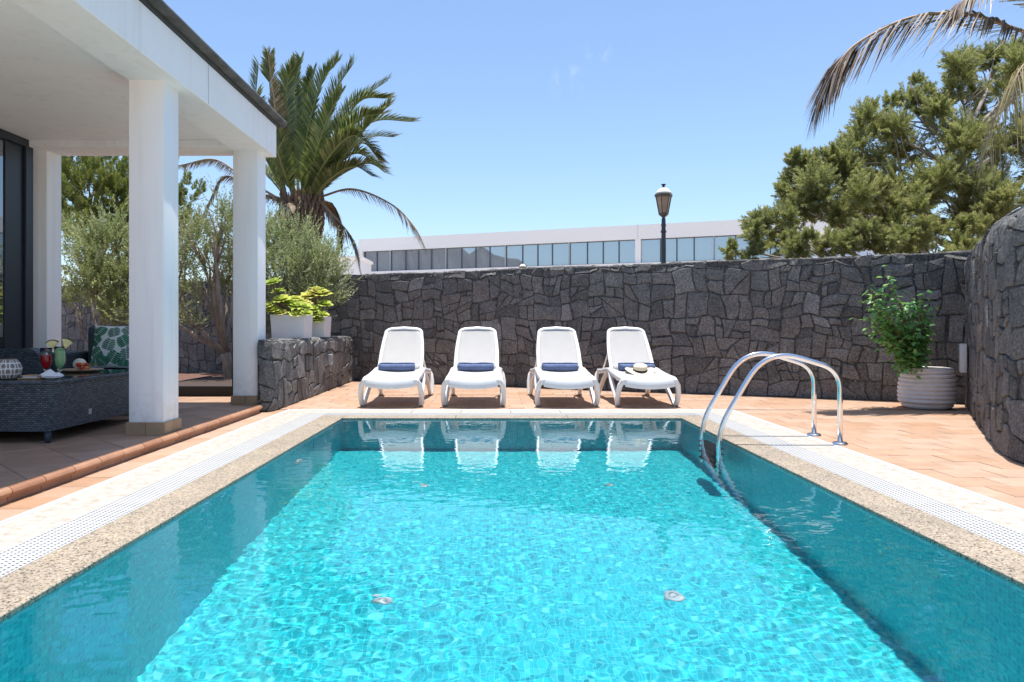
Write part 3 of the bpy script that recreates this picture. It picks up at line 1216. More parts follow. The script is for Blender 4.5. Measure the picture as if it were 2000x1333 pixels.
def stone_mesh(poly, fmap, rr, proud=0.04, rnd=0.0):
    """a rough stone with real thickness from an outline in wall coordinates"""
    pts = []
    n = len(poly)
    for i in range(n):
        p, q = poly[i], poly[(i + 1) % n]
        L = math.hypot(q[0] - p[0], q[1] - p[1])
        if L < 0.012:
            continue
        t = min(0.3, 0.010 / L) if L > 0.03 else 0.35
        pts.append((p[0] + (q[0] - p[0]) * t, p[1] + (q[1] - p[1]) * t))
        if L > 0.11:
            mx, my = (p[0] + q[0]) / 2, (p[1] + q[1]) / 2
            j = rr.uniform(-0.007, 0.004)
            nx_, ny_ = (q[1] - p[1]) / L, -(q[0] - p[0]) / L
            pts.append((mx + nx_ * j, my + ny_ * j))
        pts.append((p[0] + (q[0] - p[0]) * (1 - t), p[1] + (q[1] - p[1]) * (1 - t)))
    if len(pts) < 3:
        return None
    pts = [warp(*p) for p in pts]
    cx = sum(p[0] for p in pts) / len(pts)
    cy = sum(p[1] for p in pts) / len(pts)
    h = proud + rr.uniform(-0.008, 0.009)
    ta, tb_ = rr.uniform(-0.05, 0.05), rr.uniform(-0.05, 0.05)
    n = len(pts)
    v = []
    jit = [rr.uniform(-0.005, 0.005) for _ in pts]
    for p in pts:
        v.append(fmap(p[0], p[1], -0.02))
    for p, j in zip(pts, jit):
        v.append(fmap(p[0], p[1], h - 0.007 + j * 0.6 + ta * (p[0] - cx) + tb_ * (p[1] - cy)))
    for p, j in zip(pts, jit):
        dx, dy = cx - p[0], cy - p[1]
        L = math.hypot(dx, dy)
        s = min(0.35, 0.007 / max(L, 1e-6))
        v.append(fmap(p[0] + dx * s, p[1] + dy * s, h + j * 0.8 + ta * (p[0] - cx) + tb_ * (p[1] - cy)))
    v.append(fmap(cx + rr.uniform(-.02, .02), cy + rr.uniform(-.02, .02), h + rr.uniform(-0.004, 0.010)))
    f = []
    for i in range(n):
        j = (i + 1) % n
        f += [(i, j, n + j, n + i), (n + i, n + j, 2 * n + j, 2 * n + i), (2 * n + i, 2 * n + j, 3 * n)]
    return v, f, rnd


def path_map(path, H, r):
    """wall coordinates (along, up the face and over the top, out of the face) -> world"""
    P = [Vector(p) for p in path]
    cum = [0.0]
    for a, b in zip(P[:-1], P[1:]):
        cum.append(cum[-1] + (b - a).length)
    nor = []
    for i in range(len(P)):
        t = (P[min(i + 1, len(P) - 1)] - P[max(i - 1, 0)]).normalized()
        nor.append(Vector((t.y, -t.x)))

    def base(s):
        s = min(max(s, 0), cum[-1] - 1e-6)
        k = 0
        while cum[k + 1] < s:
            k += 1
        f = (s - cum[k]) / (cum[k + 1] - cum[k])
        return P[k].lerp(P[k + 1], f), nor[k].lerp(nor[k + 1], f).normalized()

    def fmap(s, v, h):
        p, nn = base(s)
        Hs = H(s) if callable(H) else H
        if v <= Hs - r:
            o, z, ca, sa = 0.0, v, 1.0, 0.0
        else:
            a = (v - (Hs - r)) / r
            if a < math.pi / 2:
                o, z, ca, sa = -r * (1 - math.cos(a)), Hs - r + r * math.sin(a), math.cos(a), math.sin(a)
            else:
                o, z, ca, sa = -r - (v - (Hs - r) - r * math.pi / 2), Hs, 0.0, 1.0
        o += h * ca
        return (p.x + nn.x * o, p.y + nn.y * o, z + h * sa)

    return fmap, cum[-1], base


def wall_core(path, H, r, thick, z0=-0.05, top_in=0.03):
    """solid core set a little behind the stone faces"""
    fm, L, base = path_map(path, H, r)
    m = MB()
    ns = max(2, int(L / 0.15))
    prof = []
    rows = 10
    for i in range(ns + 1):
        s = L * i / ns
        Hs = H(s) if callable(H) else H
        vmax = Hs - r + r * math.pi / 2
        vs = [z0, (Hs - r) * 0.5, Hs - r] + [Hs - r + r * math.pi / 2 * k / 4 for k in (1, 2, 3, 4)]
        pts = [fm(s, q, 0.0) for q in vs]
        p, nn = base(s)
        pts.append((p.x - nn.x * thick, p.y - nn.y * thick, Hs))
        pts.append((p.x - nn.x * thick, p.y - nn.y * thick, z0))
        prof.append(pts)
    k = len(prof[0])
    v = [p for row in prof for p in row]
    f = []
    for i in range(ns):
        for j in range(k):
            j2 = (j + 1) % k
            f.append((i * k + j, (i + 1) * k + j, (i + 1) * k + j2, i * k + j2))
    f.append(tuple(range(k)))
    f.append(tuple(reversed([ns * k + j for j in range(k)])))
    m.add(v, f)
    return m


def stone_wall(root, path, H, r, thick, s_ranges, seed, row=0.25, wmin=0.18, wmax=0.42, proud=0.04, limit=300, top=0.12):
    fm, L, base = path_map(path, H, r)
    build(wall_core(path, H, r, thick), 'wall_core', M['core'], root)
    rr = random.Random(seed)
    count = 0
    loose = MB()
    for (s0, s1, single) in s_ranges:
        s1 = min(s1, L)
        Hm = H(0.5 * (s0 + s1)) if callable(H) else H
        vmax = Hm - r + r * math.pi / 2 + top
        for poly in stone_cells(s0, s1, 0.0, vmax, row, wmin, wmax, seed + int(s0 * 10)):
            q = stone_mesh(poly, fm, rr, proud, rr.random())
            if q is None:
                continue
            v, f, rn = q
            if single and count < limit:
                m = MB()
                m.add(v, f, rn)
                build(m, 'stone', M['basalt'], root, angle=20)
                count += 1
            else:
                loose.add(v, f, rn)
    if loose.v:
        o = build(loose, 'stone', M['basalt'], root, angle=20)
        o['kind'] = 'stuff'
    return count


# path runs so that its right-hand side (t.y, -t.x) faces the viewer
bw = thing('stone_wall', 'long dark basalt garden wall behind the white loungers', 'stone wall')
LW = 22.0
pathB = [tuple(WA + WD * 0.25 - WD * LW), tuple(WA + WD * 0.25 - WD * LW * 0.5), tuple(WA + WD * 0.25)]
if True:
    t_dir = (Vector(pathB[2]) - Vector(pathB[0])).normalized()
    # right-hand normal must look at the viewer
    if Vector((t_dir.y, -t_dir.x)).y > 0:
        pathB = pathB[::-1]
nB = stone_wall(bw, pathB, lambda s: 1.935 + 0.008 * math.sin(s * 2.1), 0.02, 0.42, [(0, 11.6, False), (11.6, LW, True)], 5, row=0.25, wmin=0.20, wmax=0.38, proud=0.012, top=0.16)

rw = thing('stone_wall', 'dark basalt wall with rounded top curving beside the clay pot', 'stone wall')
pathR = RW_BASE
t_dir = (Vector(pathR[2]) - Vector(pathR[0])).normalized()
if Vector((t_dir.y, -t_dir.x)).x > 0:
    pathR = pathR[::-1]
fmR, LR, _b = path_map(pathR, 1.95, 0.2)
flip = pathR[0] != RW_BASE[0]


def HR(s):
    y_ = _b(s)[0].y
    return float(np.interp(y_, [4.0, 5.3, 6.2, 7.2, 9.5], [1.82, 1.86, 1.92, 1.96, 1.95]))


stone_wall(rw, pathR, HR, 0.22, 0.5, [(0, LR, True)], 23, row=0.26, wmin=0.2, wmax=0.40, proud=0.016, top=0.1)

pw = thing('planter_wall', 'low dark basalt planter wall carrying the two white planters', 'planter wall')
pathP = [(-2.62, 13.75), (-2.585, 8.62), (-2.60, 8.50), (-2.66, 8.46), (-2.735, 8.455)]
t_dir = (Vector(pathP[1]) - Vector(pathP[0])).normalized()
if Vector((t_dir.y, -t_dir.x)).x < 0:
    pathP = pathP[::-1]
stone_wall(pw, pathP, 0.80, 0.03, 0.14, [(0, 20, True)], 41, row=0.26, wmin=0.2, wmax=0.40, proud=0.02, top=0.25)
m = MB()
m.box(-3.16, -2.71, 8.82, 13.6, -0.05, 0.79)
build(m, 'soil', M['soil'], pw)
# recessed step light on the planter wall
sl = thing('wall_light', 'small square recessed light in the low planter wall', 'wall light', (-2.56, 11.4, 0.48))
m = MB()
for (a, b, c, d) in ((-0.07, 0.07, 0.045, 0.08), (-0.07, 0.07, -0.08, -0.045), (-0.07, -0.04, -0.044, 0.044), (0.04, 0.07, -0.044, 0.044)):
    m.rbox(-0.02, 0.022, a, b, c, d, 0.003)
build(m, 'frame', M['trim_grey'], sl)
m = MB()
m.box(-0.02, 0.004, -0.04, 0.04, -0.045, 0.045)
build(m, 'lens', M['black'], sl)
# white box on the right-hand wall
pB = _b(LR * 0.0)
wb = thing('wall_box', 'slim white electrical box fixed to the curved wall beside the pot', 'electrical box', (5.53, 8.72, 0.61), math.atan2(0.868, 0.496))
m = MB()
m.rbox(-0.11, 0.11, -0.03, 0.045, -0.17, 0.17, 0.012, 2)
build(m, 'cover', M['white_plastic'], wb, angle=40)
m = MB()
m.rbox(-0.05, 0.05, -0.036, -0.0295, -0.12, -0.02, 0.003)
build(m, 'switch_plate', M['white_plastic'], wb)

# ================================================================== HOUSE PORCH
house = thing('house', 'white porch with square columns, flat ceiling and dark roof edge', 'house')
SOF = 3.01        # underside of the beams
CEIL = 3.09
PW = 0.29


def column(x0, y0):
    m = MB()
    m.rbox(x0, x0 + PW, y0, y0 + PW, TZ + 0.10, SOF + 0.02, 0.008, 2)
    c = build(m, 'column', M['stucco'], house, angle=40)
    e = 0.018
    for (ax, bx_, ay, by) in ((x0 - e, x0 + PW / 2 - 0.002, y0 - e, y0), (x0 + PW / 2 + 0.002, x0 + PW + e, y0 - e, y0),
                              (x0 + PW, x0 + PW + e, y0 + 0.002, y0 + PW / 2 - 0.002), (x0 + PW, x0 + PW + e, y0 + PW / 2 + 0.002, y0 + PW),
                              (x0 - e, x0, y0 + 0.002, y0 + PW), (x0 - e, x0 + PW + e, y0 + PW + 0.001, y0 + PW + e)):
        m = MB()
        m.rbox(ax, bx_, ay, by, TZ - 0.002, TZ + 0.105, 0.003)
        build(m, 'plinth_tile', M['plinth_tile'], c)
    m = MB()
    m.box(x0 + 0.004, x0 + PW - 0.004, y0 + 0.004, y0 + PW - 0.004, TZ - 0.01, TZ + 0.11)
    build(m, 'column_foot', M['stucco'], c)


column(-3.036, 6.09)
column(-3.036, 8.50)
column(-5.47, 8.50)
m = MB()
m.rbox(-3.036, -2.634, 3.9, 8.84, SOF, 3.385, 0.006)
fa = build(m, 'edge_beam', M['stucco'], house)
m = MB()
m.box(-2.636, -2.6328, 6.745, 6.757, SOF + 0.004, 3.38)
build(m, 'joint_line', M['trim_grey'], fa)
m = MB()
m.rbox(-9.0, -3.038, 8.32, 8.77, SOF + 0.001, 3.38, 0.006)
build(m, 'back_beam', M['stucco'], house)
m = MB()
m.box(-9.0, -3.038, 3.9, 8.318, CEIL, 3.38)  # unseen near end cut short so sunlit terrace bounces light onto the ceiling
build(m, 'ceiling', M['stucco'], house)
rf = MB()
rf.box(-9.0, -2.615, 3.9, 8.90, 3.386, 3.42)
rf.box(-9.0, -2.66, 3.9, 8.88, 3.42, 3.50)
roof = build(rf, 'roof', M['gutter'], house)
# rounded roof edge, laid in lengths
y = 3.9
while y < 9.0:
    y1 = min(y + 0.48, 9.0)
    m = MB()
    sec = [(-2.70, 3.421), (-2.565, 3.421), (-2.552, 3.435), (-2.548, 3.455), (-2.553, 3.475), (-2.568, 3.49), (-2.60, 3.498), (-2.70, 3.51)]
    n = len(sec)
    v = [(p[0] + 0.0, y + 0.002, p[1]) for p in sec] + [(p[0], y1 - 0.002, p[1]) for p in sec]
    f = [(i, n + i, n + (i + 1) % n, (i + 1) % n) for i in range(n)] + [tuple(range(n)), tuple(reversed(range(n, 2 * n)))]
    m.add(v, f, random.random())
    build(m, 'roof_edge_tile', M['roof_dark'], roof, angle=50)
    y = y1
# back edge of the roof
m = MB()
m.rbox(-9.0, -2.56, 8.905, 9.0, 3.40, 3.495, 0.02, 2)
build(m, 'roof_edge', M['roof_dark'], roof)

# sliding doors on the left
GXD = -5.30
sd = MB()
sd.rbox(GXD - 0.06, GXD + 0.03, 8.27, 8.40, TZ, CEIL - 0.002, 0.006)
sd.rbox(GXD - 0.06, GXD + 0.03, 3.95, 8.268, CEIL - 0.09, CEIL - 0.002, 0.006)
sd.rbox(GXD - 0.06, GXD + 0.03, 3.95, 8.268, TZ, TZ + 0.06, 0.006)
doors = build(sd, 'sliding_door', M['dark_frame'], house)
for (a, b) in ((7.97, 8.262), (5.95, 6.1), (3.96, 4.1)):
    m = MB()
    m.rbox(GXD - 0.045, GXD - 0.005, a, b, TZ + 0.062, CEIL - 0.092, 0.004)
    build(m, 'door_stile', M['dark_frame'], doors)
for (a, b) in ((6.104, 7.966), (4.104, 5.946)):
    m = MB()
    m.box(GXD - 0.032, GXD - 0.02, a, b, TZ + 0.062, CEIL - 0.092)
    build(m, 'pane', M['door_glass'], doors)
m = MB()
m.box(-9.0, GXD - 0.062, 8.30, 8.42, TZ, CEIL - 0.004)
m.box(-9.0, -8.9, 3.95, 8.3, TZ, CEIL - 0.004)
build(m, 'house_wall', M['stucco'], house)
# ================================================================== LOUNGERS
def make_lounger():
    root = thing('sun_lounger', '', 'sun lounger', (0, 0, 0), 0, 'white sun loungers along the far pool edge')
    # frame: two side rails and the rear bar, moulded plastic
    m = MB()
    for s in (-1, 1):
        x = 0.312 * s
        pts = [(x * 0.98, -0.74, 0.312), (x, -0.64, 0.338), (x, -0.35, 0.350), (x, 0.0, 0.375), (x, 0.27, 0.405), (x * 1.02, 0.42, 0.398),
               (x * 1.04, 0.7, 0.368), (x * 1.04, 1.05, 0.348)]
        m.sweep(pts, 0.062, 0.066, (1, 0, 0))
    m.sweep([(-0.32, 1.05, 0.348), (0, 1.085, 0.348), (0.32, 1.05, 0.348)], 0.05, 0.06, (0, 1, 0))
    m.sweep([(-0.31, 0.27, 0.378), (0.31, 0.27, 0.378)], 0.04, 0.05, (0, 1, 0))
    m.sweep([(-0.31, -0.22, 0.318), (0.31, -0.22, 0.318)], 0.04, 0.04, (0, 1, 0))
    build(m, 'frame', M['white_plastic'], root, angle=45)
    # bowed front apron
    m = MB()
    n = 14
    vv, ff = [], []
    sec = [(-0.005, 0.012), (0.0, 0.022), (0.05, 0.016), (0.05, -0.02), (0.015, -0.065), (-0.01, -0.07), (-0.018, -0.04)]
    for i in range(n + 1):
        t = -1 + 2 * i / n
        x = 0.30 * t
        y0 = -0.735 - 0.045 * (1 - t * t)
        z0 = 0.33 - 0.028 * (1 - t * t)
        for (dy, dz) in sec:
            vv.append((x, y0 + dy, z0 + dz))
    k = len(sec)
    for i in range(n):
        for j in range(k):
            ff.append((i * k + j, i * k + (j + 1) % k, (i + 1) * k + (j + 1) % k, (i + 1) * k + j))
    ff += [tuple(range(k)), tuple(reversed([n * k + j for j in range(k)]))]
    m.add(vv, ff)
    build(m, 'front_apron', M['white_plastic'], root, angle=45)
    # V shaped legs
    for s in (-1, 1):
        for (ya, yb, yf, za, zb) in ((-0.68, 0.22, -0.53, 0.325, 0.39), (1.08, 0.34, 0.95, 0.348, 0.395)):
            m = MB()
            x = 0.318 * s
            xo = 0.352 * s
            sgn = 1 if ya < 0 else -1
            m.sweep([(x, ya, za), (xo * 1.0, ya + 0.01 * sgn, za - 0.05), (xo * 1.05, ya + 0.05 * sgn, za - 0.15), (xo * 1.05, yf - 0.05 * sgn, 0.08), (xo * 1.02, yf - 0.02 * sgn, 0.02)],
                    0.060, 0.058, (1, 0, 0))
            m.sweep([(x, yb, zb - 0.01), (xo * 0.97, yb + (yf - yb) * 0.35, 0.26), (xo * 0.99, yf + (yb - yf) * 0.15, 0.08), (xo, yf + 0.012 * sgn, 0.02)],
                    0.052, 0.052, (1, 0, 0))
            leg = build(m, 'leg', M['white_plastic'], root, angle=45)
            m = MB()
            m.rbox(xo - 0.025, xo + 0.025, yf - 0.06, yf + 0.06, 0.0, 0.024, 0.006)
            build(m, 'foot', M['rubber'], leg)
    # seat sling
    m = MB()
    nx_, ny_ = 8, 16
    vv, ff = [], []
    ys = np.linspace(-0.74, 0.28, ny_ + 1)
    for yv in ys:
        zr = float(np.interp(yv, [-0.74, -0.64, -0.35, 0.0, 0.28], [0.335, 0.362, 0.373, 0.395, 0.425]))
        for i in range(nx_ + 1):
            t = -1 + 2 * i / nx_
            sag = 0.030 * (1 - t * t)
            yy = yv - (0.04 * (1 - t * t) if yv < -0.73 else 0)
            vv.append((0.295 * t, yy, zr - sag))
    for j in range(ny_):
        for i in range(nx_):
            a = j * (nx_ + 1) + i
            ff.append((a, a + 1, a + nx_ + 2, a + nx_ + 1))
    m.add(vv, ff)
    o = build(m, 'seat', M['sling'], root, smooth=True)
    so = o.modifiers.new('thickness', 'SOLIDIFY')
    so.thickness = 0.006
    # backrest in its own plane: u across, v up the slope
    tilt = R(49)
    ax = Vector((0, math.cos(tilt), math.sin(tilt)))
    nrm = Vector((0, -math.sin(tilt), math.cos(tilt)))
    hinge = Vector((0, 0.28, 0.41))

    def bp(u, v, w=0.0):
        curve = -0.02 * math.sin(min(max(v / 0.75, 0), 1) * math.pi)
        return hinge + Vector((u, 0, 0)) + ax * v + nrm * (w + curve)

    def half(v):
        return float(np.interp(v, [0.0, 0.08, 0.3, 0.5, 0.62], [0.278, 0.282, 0.28, 0.266, 0.25]))

    outline = [(-half(v), v) for v in np.linspace(0.0, 0.62, 9)]
    for a in np.linspace(math.pi, math.pi / 2, 6)[1:]:
        outline.append((-0.15 + 0.10 * math.cos(a), 0.645 + 0.075 * math.sin(a)))
    outline.append((0.0, 0.735))
    outline += [(-u, v) for (u, v) in reversed(outline[:-1])]
    m = MB()
    pts = [bp(u, v) for (u, v) in outline]
    m.sweep(pts, 0.036, 0.046, nrm)
    for s in (-1, 1):
        m.sweep([bp(0.27 * s, 0.06), bp(0.30 * s, 0.0), bp(0.305 * s, -0.05, 0.0)], 0.05, 0.05, (1, 0, 0))
    build(m, 'backrest_frame', M['white_plastic'], root, angle=45)
    m = MB()
    vv, ff = [], []
    vs = list(np.linspace(-0.01, 0.62, 10)) + [0.66, 0.69, 0.712]
    ws = [half(v) for v in vs[:10]] + [0.236, 0.21, 0.15]
    for v, w in zip(vs, ws):
        for i in range(nx_ + 1):
            t = -1 + 2 * i / nx_
            vv.append(bp(w * 0.985 * t, v + (0.012 * (1 - t * t) if v > 0.65 else 0), 0.008 - 0.012 * (1 - t * t)))
    for j in range(len(vs) - 1):
        for i in range(nx_):
            a = j * (nx_ + 1) + i
            ff.append((a, a + 1, a + nx_ + 2, a + nx_ + 1))
    m.add(vv, ff)
    o = build(m, 'backrest', M['sling'], root, smooth=True)
    so = o.modifiers.new('thickness', 'SOLIDIFY')
    so.thickness = 0.006
    # prop strut behind the backrest
    m = MB()
    for s in (-1, 1):
        m.tube([bp(0.25 * s, 0.42, -0.02), Vector((0.29 * s, 0.92, 0.36))], 0.014, 8)
    m.tube([bp(-0.25, 0.42, -0.02), bp(0.25, 0.42, -0.02)], 0.012, 8)
    build(m, 'backrest_prop', M['white_plastic'], root, smooth=True)
    return root


L0 = make_lounger()
LX = [-1.285, -0.27, 0.86, 1.835]
LABELS = ['white sun lounger nearest the stone planter, rolled blue towel on seat',
          'white sun lounger second from the planter, with a creased blue towel',
          'white sun lounger between the creased towel and the straw hat',
          'white sun lounger with a straw hat resting against its blue towel']
loungers = []
for i, x in enumerate(LX):
    o = L0 if i == 0 else copy_tree(L0)
    o.location = (x, 9.60, 0.0)
    o.rotation_euler = (0, 0, R([0.5, -0.6, 1.0, 1.5][i]))
    o['label'] = LABELS[i]
    loungers.append(o)


def towel(loc, rz, label, seed, fold=False):
    """rolled towel: a real spiral sheet"""
    rr = random.Random(seed)
    turns, npt, nxs = 3.2, 74, 14
    w = 0.235
    vv, ff = [], []
    for i in range(nxs + 1):
        t = -1 + 2 * i / nxs
        for k in range(npt + 1):
            f = k / npt
            a = f * turns * 2 * math.pi + 0.6
            r = 0.010 + 0.048 * f
            r *= 1 + 0.03 * math.sin(3 * a + i * 0.9) * f + (0.05 * math.sin(t * 5 + a + seed) * f if fold else 0.015 * math.sin(t * 4 + a + seed))
            xe = t * w * (1 - 0.03 * math.sin(a * 0.5 + seed))
            vv.append((xe, r * math.cos(a) * 1.02, 0.053 + r * math.sin(a) * 0.93))
    q = npt + 1
    for i in range(nxs):
        for k in range(npt):
            ff.append((i * q + k, (i + 1) * q + k, (i + 1) * q + k + 1, i * q + k + 1))
    m = MB()
    m.add(vv, ff)
    o = build(m, 'rolled_towel', M['towel'], None, smooth=True)
    so = o.modifiers.new('thickness', 'SOLIDIFY')
    so.thickness = 0.010
    so.offset = 0
    o.location = loc
    o.rotation_euler = (0, 0, rz)
    tag(o, label, 'towel', 'rolled blue towels on the loungers')
    return o


TL_ = ['rolled blue towel on the lounger nearest the stone planter', 'creased rolled blue towel on the second lounger from the planter',
       'neat rolled blue towel on the lounger beside the hat lounger', 'rolled blue towel behind the straw hat']
TOFF = [-0.035, 0.0, -0.01, 0.03]
for i, x in enumerate(LX):
    towel((x + TOFF[i], 9.60 + 0.205, 0.395), R(random.uniform(-2, 2)), TL_[i], 3 + i, i == 1)

hat = thing('straw_hat', 'pale straw hat with black band leaning on the blue towel', 'hat', (LX[3] + 0.05, 9.66, 0.385), R(4))
hat.rotation_euler = (R(16), 0, R(4))
m = MB()
vv, ff = [], []
ns = 40
rings = [0.085, 0.11, 0.14, 0.17, 0.182]
for r in rings:
    for k in range(ns):
        a = 2 * math.pi * k / ns
        z = 0.012 + 0.02 * ((r - 0.075) / 0.1) * (math.cos(2 * a) * 0.9)
        vv.append((r * 1.1 * math.cos(a), r * 0.92 * math.sin(a), z + 0.012))
for i in range(len(rings) - 1):
    for k in range(ns):
        ff.append((i * ns + k, i * ns + (k + 1) % ns, (i + 1) * ns + (k + 1) % ns, (i + 1) * ns + k))
m.add(vv, ff)
o = build(m, 'brim', M['straw'], hat, smooth=True)
o.modifiers.new('thickness', 'SOLIDIFY').thickness = 0.004
m = MB()
m.lathe([(0.093, 0.048), (0.092, 0.075), (0.085, 0.098), (0.072, 0.105), (0.03, 0.096), (0.0, 0.094)], 28)
build(m, 'crown', M['straw'], hat, smooth=True)
m = MB()
m.lathe([(0.091, 0.016), (0.097, 0.016), (0.096, 0.049), (0.091, 0.049)], 28)
build(m, 'band', M['black'], hat, smooth=True)

# ================================================================== POOL LADDER
ld = thing('pool_ladder', 'polished steel pool ladder with two looped handrails and dark steps', 'pool ladder', (2.85, 6.36, 0))


def bezier_path(pts, rad, n=8):
    """polyline with rounded corners"""
    P = [Vector(p) for p in pts]
    out = [P[0]]
    for i in range(1, len(P) - 1):
        a = (P[i - 1] - P[i])
        b = (P[i + 1] - P[i])
        r = min(rad[i], a.length * 0.49, b.length * 0.49)
        p0, p2 = P[i] + a.normalized() * r, P[i] + b.normalized() * r
        for k in range(n + 1):
            t = k / n
            out.append(p0 * (1 - t) ** 2 + P[i] * 2 * t * (1 - t) + p2 * t * t)
    out.append(P[-1])
    return out


for y in (-0.25, 0.25):
    pts = [(0, y, 0.0), (0.0, y, 0.615), (-0.61, y, 0.80), (-1.005, y, 0.13), (-1.005, y, -1.15)]
    m = MB()
    m.tube(bezier_path(pts, [0, 0.16, 0.30, 0.17, 0], 10), 0.0215, 14)
    rail = build(m, 'handrail', M['steel'], ld, smooth=True)
    m = MB()
    m.lathe([(0.0225, 0.022), (0.05, 0.02), (0.062, 0.008), (0.064, 0.001)], 24, (0, y, 0.0))
    build(m, 'flange', M['steel'], rail, smooth=True)
for z in (-0.17, -0.42, -0.67, -0.92):
    m = MB()
    m.rbox(-1.045, -0.955, -0.24, 0.24, z - 0.02, z + 0.012, 0.008, 2)
    for k in range(5):
        m.rbox(-1.038 + k * 0.017, -1.030 + k * 0.017, -0.20, 0.20, z + 0.0125, z + 0.017, 0.001)
    build(m, 'step', M['step_plastic'], ld, angle=40)

# pool fittings
def fitting(name, label, loc, rot, group, r=0.075):
    o = thing(name, label, 'pool fitting', loc, 0, group)
    o.rotation_euler = rot
    m = MB()
    m.lathe([(r * 1.3, 0.0), (r * 1.3, 0.010), (r * 1.1, 0.022), (r * 0.62, 0.026), (r * 0.55, 0.012)], 24)
    a = build(m, 'fitting_ring', M['grate_plastic'], o, angle=40)
    m = MB()
    m.lathe([(r * 0.5, 0.004), (r * 0.5, 0.022), (r * 0.3, 0.03), (0.0, 0.031)], 16)
    b = build(m, 'nozzle', M['grate_plastic'], o, angle=40)
    a.cycles.is_caustics_receiver = True
    b.cycles.is_caustics_receiver = True


GF = 'white inlets on the pool floor'
fitting('floor_inlet', 'white round inlet on the pool floor, near left of the pool', (-0.65, 4.2, floor_z(4.2)), (0, 0, 0), GF, 0.045)
fitting('floor_inlet', 'white round inlet on the pool floor, near right below the ladder side', (1.02, 4.23, floor_z(4.23)), (0, 0, 0), GF, 0.045)
fitting('floor_inlet', 'white round inlet on the pool floor below the left loungers', (-0.62, 6.42, floor_z(6.42)), (0, 0, 0), GF, 0.030)
fitting('floor_inlet', 'white round inlet on the pool floor near the ladder foot', (0.98, 6.42, floor_z(6.42)), (0, 0, 0), GF, 0.030)
fitting('wall_inlet', 'white round fitting high on the left pool wall beside the columns', (PX0, 6.14, -0.72), (0, R(90), 0), 'white fittings on the pool side wall', 0.065)
fitting('wall_inlet', 'pale round fitting on the left pool wall closest to the viewer', (PX0, 2.47, -0.70), (0, R(90), 0), 'white fittings on the pool side wall', 0.065)


# ================================================================== FOLIAGE TOOLS
def unit(a):
    return a / np.maximum(np.linalg.norm(a, axis=-1, keepdims=True), 1e-9)


def leaf_quads(c, d, ln, wd, rng, fold=0.25):
    """diamond leaves: base, side, tip, side"""
    n = len(c)
    rv = unit(rng.normal(size=(n, 3)))
    s = unit(np.cross(d, rv))
    up = np.cross(s, d)
    ln = np.broadcast_to(np.asarray(ln, float).reshape(-1, 1), (n, 1))
    wd = np.broadcast_to(np.asarray(wd, float).reshape(-1, 1), (n, 1))
    b = c
    t = c + d * ln
    mid = c + d * ln * 0.45 + up * wd * fold
    v = np.stack([b, mid - s * wd / 2, t, mid + s * wd / 2], 1).reshape(-1, 3)
    f = np.arange(4 * n).reshape(-1, 4)
    return v, f


def clump_crown(lobes, n_clump, n_leaf, ln, wd, sigma, rng, outward=0.5, up=0.2, shell=0.45):
    """leaves in small clumps spread through ellipsoid lobes [(centre, radii)]"""
    V, F, K = [], [], []
    off = 0
    vol = np.array([r[0] * r[1] * r[2] for _, r in lobes]) ** (2 / 3)
    share = vol / vol.sum()
    for (c, r), sh in zip(lobes, share):
        nc = max(3, int(n_clump * sh))
        dd = unit(rng.normal(size=(nc, 3)))
        rad = rng.uniform(shell ** 2, 1.0, size=(nc, 1)) ** 0.5
        cc = np.array(c) + dd * rad * np.array(r)
        tone = rng.uniform(0, 1, nc)
        idx = np.repeat(np.arange(nc), n_leaf)
        pts = cc[idx] + rng.normal(size=(len(idx), 3)) * sigma
        dr = unit(dd[idx] * outward + rng.normal(size=(len(idx), 3)) * 0.7 + np.array([0, 0, up]))
        L = ln * rng.uniform(0.6, 1.25, len(idx))
        W = wd * rng.uniform(0.7, 1.2, len(idx))
        v, f = leaf_quads(pts, dr, L, W, rng)
        V.append(v)
        F.append(f + off)
        off += len(v)
        K.append(np.clip(tone[idx] * 0.55 + rng.uniform(0, 0.55, len(idx)) - 0.05, 0, 1))
    return np.concatenate(V), np.concatenate(F), np.concatenate(K)


def shoots(bases, dirs, length, rng, n_needle=46, nl=0.07, nw=0.010, spread=0.8):
    """brush-like shoots: needles set round each twig"""
    n = len(bases)
    t = np.tile(np.linspace(0.0, 1, n_needle), n)
    idx = np.repeat(np.arange(n), n_needle)
    L = length[idx]
    d = dirs[idx]
    base = bases[idx] + d * (t * L)[:, None]
    # curve upward
    base[:, 2] += (t ** 2) * L * 0.18
    rv = rng.normal(size=(len(idx), 3))
    side = unit(rv - d * np.sum(rv * d, 1, keepdims=True))
    nd = unit(d * (0.55 + 0.8 * t[:, None]) + side * spread)
    ll = nl * rng.uniform(0.7, 1.2, len(idx)) * (1.0 - 0.45 * t)
    v, f = leaf_quads(base, nd, ll, np.full(len(idx), nw), rng, 0.0)
    tone = rng.uniform(0, 1, n)[idx]
    k = np.clip(tone * 0.5 + t * 0.35 + rng.uniform(-0.05, 0.25, len(idx)), 0, 1)
    return v, f, k


def limb(m, a, b, r0, r1, bend=0.1, n=7, rr=random):
    a, b = Vector(a), Vector(b)
    L = (b - a).length
    o1 = Vector((rr.uniform(-1, 1), rr.uniform(-1, 1), rr.uniform(-0.3, 0.8))) * L * bend
    pts, rad = [], []
    for i in range(n):
        t = i / (n - 1)
        p = a.lerp(b, t) + o1 * math.sin(t * math.pi) + Vector((rr.uniform(-1, 1), rr.uniform(-1, 1), rr.uniform(-1, 1))) * L * 0.012
        pts.append(p)
        rad.append(r0 + (r1 - r0) * t)
    m.tube(pts, rad, 7)
    return pts


